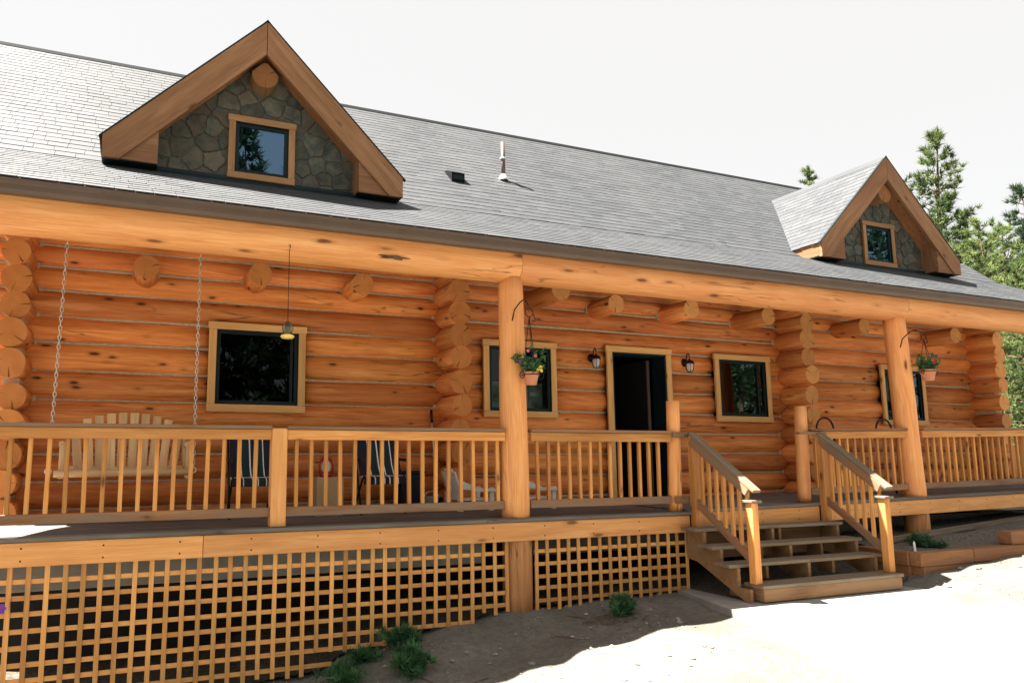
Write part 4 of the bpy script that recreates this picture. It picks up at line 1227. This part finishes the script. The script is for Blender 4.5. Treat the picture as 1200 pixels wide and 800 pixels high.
# ------------------------------------------------------------------ porch swing
sw = empty('porch_swing', (-.05, 1.0, .5), 'wooden porch swing with arched slatted back hanging on chains', 'swing')
for (x_, nm) in ((-.675, 'l'), (.575, 'r')):
    for (ya, yb, za, zb_) in ((.93, .80, 2.98, .56),):
        L = za-zb_; nl_ = int(L/.045); mb = MB()
        for k in range(nl_):
            t_ = (k+.5)/nl_; c = Vector((x_-.03*t_*(1 if nm == 'l' else 0), ya+(yb-ya)*t_, za+(zb_-za)*t_))
            ring = []
            for q in range(10):
                a = 2*math.pi*q/10; e = Vector((.013*math.cos(a), 0, .030*math.sin(a))) if k % 2 else Vector((0, .013*math.cos(a), .030*math.sin(a)))
                ring.append(c+e)
            ring.append(ring[0]); mb.tube(ring, .0045, 5, caps=False)
        mb.build('chain', M['chain'], sw)
    mb = MB(); c = Vector((x_-(.03 if nm == 'l' else 0), .79, .55))
    mb.tube([c+Vector((.026*math.cos(2*math.pi*q/12), 0, .026*math.sin(2*math.pi*q/12))) for q in range(13)], .007, 6, caps=False); mb.build('hook_ring', M['chain'], sw)
log('seat_rail', (-.66, .80, .525), (.57, .80, .525), .034, .034, [M['swing'], M['swing']], sw, n=12)
log('back_rail', (-.58, 1.22, .56), (.50, 1.22, .56), .03, .03, [M['swing'], M['swing']], sw, n=12)
for k in range(4): bx('seat_slat', (-.60, .82+k*.095, .525), (.52, .90+k*.095, .548), M['swing'], sw)
for x_ in (-.60, .52):
    log('arm_rest', (x_, .80, .80), (x_, 1.26, .82), .03, .03, [M['swing'], M['swing']], sw, n=12)
    log('arm_post', (x_, .82, .50), (x_, .82, .80), .028, .028, [M['swing'], M['swing']], sw, n=12)
    log('side_rail', (x_, .78, .50), (x_, 1.26, .54), .03, .03, [M['swing'], M['swing']], sw, n=12)
    log('back_post', (x_, 1.24, .50), (x_*.98, 1.32, .92), .03, .026, [M['swing'], M['swing']], sw, n=12)
for k in range(10):
    f0 = (k-4.5)/4.5
    xb_, xt_ = -.04+f0*.44, -.04+f0*.50
    board('back_slat', (xb_, 1.20, .55), (xt_, 1.34, 1.02+.115*(1-f0*f0)), .082, .02, M['swing'], sw, up=(0, 1, 0))
bx('back_brace', (-.52, 1.31, .86), (.44, 1.34, .92), M['swing'], sw)

# ------------------------------------------------------------------ hummingbird feeder
fp = atY(337, 388, -.02)
fd = empty('bird_feeder', fp, 'glass bird feeder with yellow saucer hanging on a thin wire before the window', 'bird feeder')
tp_ = atY(339, 292, -.02)
mb = MB(); mb.tube([(fp.x, -.02, fp.z+.1), (fp.x, -.02, tp_.z)], .0035, 6); mb.tube([(fp.x, -.045, tp_.z), (fp.x+.0, -.06, tp_.z+.01), (fp.x, -.05, tp_.z+.035), (fp.x, -.01, tp_.z+.03)], .004, 6); mb.build('wire', M['black'], fd)
mb = MB(); mb.lathe([(0, .10), (.012, .095), (.02, .085), (.05, .06), (.055, .02), (.04, -.02), (.02, -.03), (.0, -.03)], fp, 18); mb.build('bottle', M['glass'], fd)
mb = MB(); mb.lathe([(0, -.028), (.035, -.03), (.062, -.04), (.066, -.055), (.05, -.07), (0, -.072)], fp, 20); mb.build('saucer', M['yellow'], fd)

# ------------------------------------------------------------------ hanging flower pots
def basket(Y, hookpts, ringc, potc, r, h, flowers, label, seed, pot_parts=True):
    rng = np.random.default_rng(seed)
    o = empty('hanging_pot', (potc.x, Y, potc.z-h), label, 'flower pot', 'flower pots hung on the porch posts')
    mb = MB(); mb.tube(hookpts, .0075, 8); mb.build('hook', M['black'], o)
    mb = MB(); mb.tube([ringc+Vector((.048*math.cos(2*math.pi*q/14), 0, .048*math.sin(2*math.pi*q/14))) for q in range(15)], .0055, 6, caps=False)
    mb.tube([ringc+Vector((.05, 0, -.01)), ringc+Vector((.075, 0, -.07)), ringc+Vector((.06, 0, -.1)), ringc+Vector((.04, 0, -.085))], .0055, 6)
    mb.build('swivel', M['black'], o)
    mb = MB(); bt = ringc+Vector((0, 0, -.05))
    for a in (.3, 2.4, 4.5):
        e = Vector((potc.x+r*1.0*math.cos(a), Y+r*math.sin(a), potc.z)); mb.tube([bt, e], .004, 6)
    mb.tube([Vector((potc.x+r*1.12*math.cos(2*math.pi*q/20), Y+r*1.12*math.sin(2*math.pi*q/20), potc.z-.03)) for q in range(21)], .005, 6, caps=False)
    for s_ in (-1, 1):
        mb.tube([Vector((potc.x+s_*(r*1.35+.028*math.cos(2*math.pi*q/10)), Y-.02, potc.z-.035+.035*math.sin(2*math.pi*q/10))) for q in range(11)], .0045, 6, caps=False)
    mb.build('hanger', M['black'], o)
    mb = MB(); mb.lathe([(0, -h), (r*.68, -h), (r*.92, -h*.30), (r*1.0, -h*.28), (r*1.03, 0), (r*.92, 0), (r*.90, -h*.12), (0, -h*.12)], (potc.x, Y, potc.z), 22); mb.build('pot', M['terra'], o)
    C = []; D = []; T = []; smb = MB()
    for k in range(22):
        az = rng.uniform(0, 6.283); L = rng.uniform(.08, .30); d = np.array([math.cos(az)*rng.uniform(.2, .8), math.sin(az)*.5, 1.0]); d /= np.linalg.norm(d)
        b_ = np.array([potc.x, Y, potc.z-.02])+np.array([math.cos(az)*r*.5, math.sin(az)*r*.5, 0]); tip = b_+d*L
        smb.tube([b_, tip], [.003, .0015], 5, caps=False)
        for q in range(9):
            C.append(b_+(tip-b_)*rng.uniform(.25, 1)+rng.normal(0, .015, 3)); dd = d*.4+rng.normal(0, .6, 3); D.append(dd/np.linalg.norm(dd)); T.append(rng.uniform(0, 1))
    V, tone = blades(rng, np.array(C), np.array(D), 3, .06, .022, .5, np.array(T)); 
    smb.build('stems', M['shrub_stem'], o); tris_obj('leaves', V, tone, M['shrub'], o)
    for (dx, dz, s_, mt) in flowers:
        mb = MB(); c = Vector((potc.x+dx, Y-.05, potc.z+dz))
        for q in range(7):
            a = 2*math.pi*q/7; e = Vector((math.cos(a), -.3, math.sin(a)))*s_; f2 = Vector((math.cos(a+.45), -.2, math.sin(a+.45)))*s_*.8; f3 = Vector((math.cos(a-.45), -.2, math.sin(a-.45)))*s_*.8
            mb.add([c, c+f3, c+e, c+f2], [(0, 1, 2, 3)])
        mb.build('flower', M[mt], o)
    return o
M['shrub_stem'] = plain('green_stem', (.05, .11, .035), .7)
Yb = -.10
g_ = lambda x, y: atY(x, y, Yb)
hook = [Vector((g_(605, 374).x, -.01, g_(605, 374).z)), Vector((g_(606, 362).x, -.04, g_(606, 362).z)), g_(609, 354.5), g_(613, 351.3), g_(617, 353.5), g_(619.5, 358.5)]
pc = g_(622, 436)
basket(Yb, hook, g_(620, 366), pc, .086, .135, [(-.06, .22, .02, 'flower_pink'), (.03, .17, .022, 'flower_pink'), (.06, .03, .026, 'flower_yellow'), (.09, .05, .024, 'flower_yellow'), (.035, .02, .022, 'flower_yellow'), (.10, .015, .02, 'flower_yellow'), (-.16, .10, .016, 'flower_purple')],
       'terracotta pot with yellow and pink flowers hanging on an iron hook by the log post', 3)
hook = [Vector((g_(1062.5, 406).x, -.01, g_(1062, 406).z)), Vector((g_(1062.5, 396).x, -.04, g_(1062, 396).z)), g_(1066, 389), g_(1072, 386.3), g_(1078, 388.5), g_(1080, 391)]
pc = g_(1087, 433)
basket(Yb, hook, g_(1082, 393.5), pc, .10, .155, [(.04, .14, .05, 'flower_red'), (.06, .12, .04, 'flower_red'), (-.02, .04, .02, 'flower_pink')],
       'terracotta pot with a red flower hanging on an iron hook near the right log post', 9)

# ------------------------------------------------------------------ things standing on the porch floor
ZF = .037
def folding_chair(x, label, seed, wd=.46, top=.92):
    o = empty('folding_chair', (x, 1.25, ZF), label, 'chair', 'striped folding chairs on the porch')
    for s_ in (-1, 1):
        xs_ = x+s_*wd/2
        mb = MB(); mb.tube([(xs_, 1.05, ZF), (xs_, 1.42, ZF+top)], .012, 8); mb.build('leg', M['black'], o)
        mb = MB(); mb.tube([(xs_-s_*.02, 1.45, ZF), (xs_-s_*.02, 1.02, ZF+.46)], .012, 8); mb.build('leg', M['black'], o)
        mb = MB(); mb.tube([(xs_, 1.02, ZF+.60), (xs_, 1.34, ZF+.61)], .018, 8); mb.build('arm_rest', M['black'], o)
    mb = MB(); mb.tube([(x-wd/2, 1.06, ZF+.42), (x+wd/2, 1.06, ZF+.42)], .01, 8); mb.build('cross_bar', M['silver'], o)
    strips = [('navy', .13), ('stripe', .012), ('teal', .10), ('stripe', .016), ('navy', .05), ('stripe', .014), ('teal', .09), ('stripe', .012), ('navy', .10)]
    tot = sum(s_[1] for s_ in strips); u = 0
    for mt, ws in strips:
        xa = x-wd/2+.01+(wd-.02)*u/tot; u += ws; xb_ = x-wd/2+.01+(wd-.02)*u/tot
        mb = MB(); vs = []
        prof = [(1.36, ZF+top-.02), (1.30, ZF+.75), (1.22, ZF+.55), (1.14, ZF+.44), (1.03, ZF+.42), (.99, ZF+.40), (.985, ZF+.34)]
        for (yy, zz) in prof: vs += [(xa, yy, zz), (xb_, yy, zz)]
        for (yy, zz) in reversed(prof): vs += [(xa, yy+.008, zz-.006), (xb_, yy+.008, zz-.006)]
        nn = len(vs)//2
        mb.add(vs, [(2*i, 2*i+1, 2*i+3, 2*i+2) for i in range(nn-1)])
        mb.build('fabric_stripe', M[mt], o)
    return o
folding_chair(1.20, 'navy striped folding chair left of the cardboard box', 1)
folding_chair(2.65, 'navy striped folding chair right of the cardboard box', 2, wd=.52)
cb = empty('cardboard_box', (2.04, 1.2, ZF), 'brown cardboard box under the red lantern', 'box')
for (a, b) in (((1.89, 1.08, ZF), (2.19, 1.085, .45)), ((1.89, 1.315, ZF), (2.19, 1.32, .45)), ((1.89, 1.0851, ZF), (1.895, 1.3149, .45)), ((2.185, 1.0851, ZF), (2.19, 1.3149, .45))):
    bx('side', a, b, M['card'], cb, bev=0)
bx('top_flap', (1.888, 1.078, .4505), (2.039, 1.322, .455), M['card'], cb, bev=0); bx('top_flap', (2.041, 1.078, .4505), (2.192, 1.322, .455), M['card'], cb, bev=0)
rl = empty('red_lantern', (2.02, 1.2, .456), 'dark red metal lantern on the cardboard box', 'lantern')
mb = MB(); mb.lathe([(0, 0), (.07, 0), (.075, .03), (.05, .05), (.048, .06)], (2.02, 1.2, .456), 16); mb.build('fuel_base', M['red'], rl)
mb = MB(); mb.lathe([(.042, .06), (.055, .10), (.04, .17)], (2.02, 1.2, .456), 16); mb.build('globe', M['lampglass'], rl)
mb = MB(); mb.lathe([(.045, .17), (.05, .20), (.03, .23), (.02, .26), (0, .262)], (2.02, 1.2, .456), 16); mb.build('hood', M['red'], rl)
mb = MB()
for s_ in (-1, 1): mb.tube([(2.02+s_*.07, 1.2, .49), (2.02+s_*.078, 1.2, .58), (2.02+s_*.045, 1.2, .66)], .008, 8)
mb.tube([(2.02+.07*math.cos(a), 1.2, .62+.13*math.sin(a)) for a in np.linspace(0, math.pi, 10)], .003, 6); mb.build('cage', M['red'], rl)

def plastic_chair(x, y, label):
    o = empty('plastic_chair', (x, y, ZF), label, 'chair', 'white plastic chairs')
    z = ZF; Wm = M['white']
    for yy in (y-.19, y+.19):
        mb = MB(); mb.prism([(x-.16, z), (x-.10, z), (x-.12, z+.2), (x-.16, z+.22)], 'y', yy-.02, yy+.02); mb.build('leg', Wm, o)
        mb = MB(); mb.prism([(x+.25, z), (x+.30, z), (x+.31, z+.27), (x+.26, z+.27)], 'y', yy-.02, yy+.02); mb.build('leg', Wm, o)
        mb = MB(); mb.prism([(x-.14, z+.25), (x-.05, z+.26), (x+.08, z+.225), (x+.33, z+.225), (x+.33, z+.255), (x+.08, z+.26), (x-.03, z+.32), (x-.14, z+.36)], 'y', yy-.035, yy+.035); mb.build('arm_rest', Wm, o)
    bx('seat', (x-.13, y-.17, z+.12), (x+.27, y+.17, z+.145), Wm, o, bev=.006)
    for k in range(5):
        yy = y-.17+k*.085
        board('back_slat', (x-.10, yy, z+.13), (x-.20, yy, z+.46+.03*(2-abs(k-2))), .07, .02, Wm, o, up=(1, 0, 0), bev=.006)
    return o
plastic_chair(3.74, 1.28, 'low white plastic chair left of the log post')
plastic_chair(4.60, 1.28, 'low white plastic chair right of the log post, mostly hidden by it')
br = empty('broom', (3.54, 1.68, ZF), 'thin pole with black grip leaning at the crossing log ends', 'broom')
mb = MB(); mb.tube([(3.54, 1.62, ZF+.12), (3.512, 1.72, 1.10)], .011, 8); mb.build('handle', M['silver'], br)
mb = MB(); mb.tube([(3.512, 1.72, 1.10), (3.508, 1.735, 1.26)], .018, 8); mb.build('grip', M['black'], br)
mb = MB(); mb.prism([(3.42, ZF), (3.66, ZF), (3.60, ZF+.14), (3.48, ZF+.14)], 'y', 1.59, 1.64); mb.build('bristles', M['navy'], br)
sb = empty('storage_bin', (3.08, 1.5, ZF), 'dark blue storage bin on the porch floor', 'bin')
mb = MB(); mb.prism([(2.98, ZF), (3.22, ZF), (3.26, ZF+.44), (2.94, ZF+.44)], 'y', 1.35, 1.62); mb.build('tub', M['navy'], sb)
bx('lid', (2.92, 1.33, ZF+.441), (3.28, 1.64, ZF+.47), M['navy'], sb, bev=.008)
bk = empty('bucket', (3.27, 1.18, ZF), 'small grey bucket before the dark blue bin', 'bucket')
mb = MB(); mb.lathe([(0, 0), (.075, 0), (.095, .17), (.10, .175), (.09, .175), (.072, .02), (0, .02)], (3.27, 1.18, ZF), 18); mb.build('pail', M['grey_board'], bk)
mb = MB(); mb.tube([(3.27+.095*math.cos(a), 1.18-.03, ZF+.16+.08*math.sin(a)) for a in np.linspace(0, math.pi, 9)], .003, 6); mb.build('handle', M['silver'], bk)
# black metal hoops behind the railing
for (xa, lab) in ((9.035, 'black iron hoop stand behind the railing nearest the stair head post'), (10.225, 'black iron hoop stand behind the railing nearest the log post')):
    o = empty('hoop_stand', (xa, .6, zd(xa)+.036), lab, 'hoop stand', 'black hoops behind the railing')
    mb = MB(); pts_ = [(xa-.165, .6, zd(xa)+.037), (xa-.165, .6, 1.03)] + [(xa-.165*math.cos(a), .6, 1.04+.165*math.sin(a)) for a in np.linspace(.1, math.pi-.1, 12)] + [(xa+.165, .6, 1.03), (xa+.165, .6, zd(xa)+.037)]
    mb.tube(pts_, .013, 8); mb.build('hoop', M['black'], o)
    mb = MB(); mb.tube([(xa-.16, .6, .55), (xa+.16, .6, .55)], .008, 8); mb.tube([(xa-.16, .6, .25), (xa+.16, .6, .25)], .008, 8); mb.build('cross_bar', M['black'], o)

# purple petunia growing up before the lattice
pb = atY(1, 712, -.25)
pt = empty('petunia', (pb.x-.03, -.25, ground(pb.x, -.25)), 'purple petunia on a thin stem before the lattice', 'flower')
mb = MB(); mb.tube([(pb.x-.03, -.25, ground(pb.x, -.25)-.02), (pb.x-.02, -.26, pb.z-.2), (pb.x, -.25, pb.z)], [.006, .005, .003], 6); mb.build('stem', M['shrub_stem'], pt)
mb = MB()
for q in range(6):
    a = 2*math.pi*q/6
    c = Vector((pb.x, -.27, pb.z)); e = Vector((math.cos(a), -.35, math.sin(a)))*.045; f2 = Vector((math.cos(a+.5), -.3, math.sin(a+.5)))*.035; f3 = Vector((math.cos(a-.5), -.3, math.sin(a-.5)))*.035
    mb.add([c, c+f3, c+e, c+f2], [(0, 1, 2, 3)])
mb.build('petals', M['flower_purple'], pt)
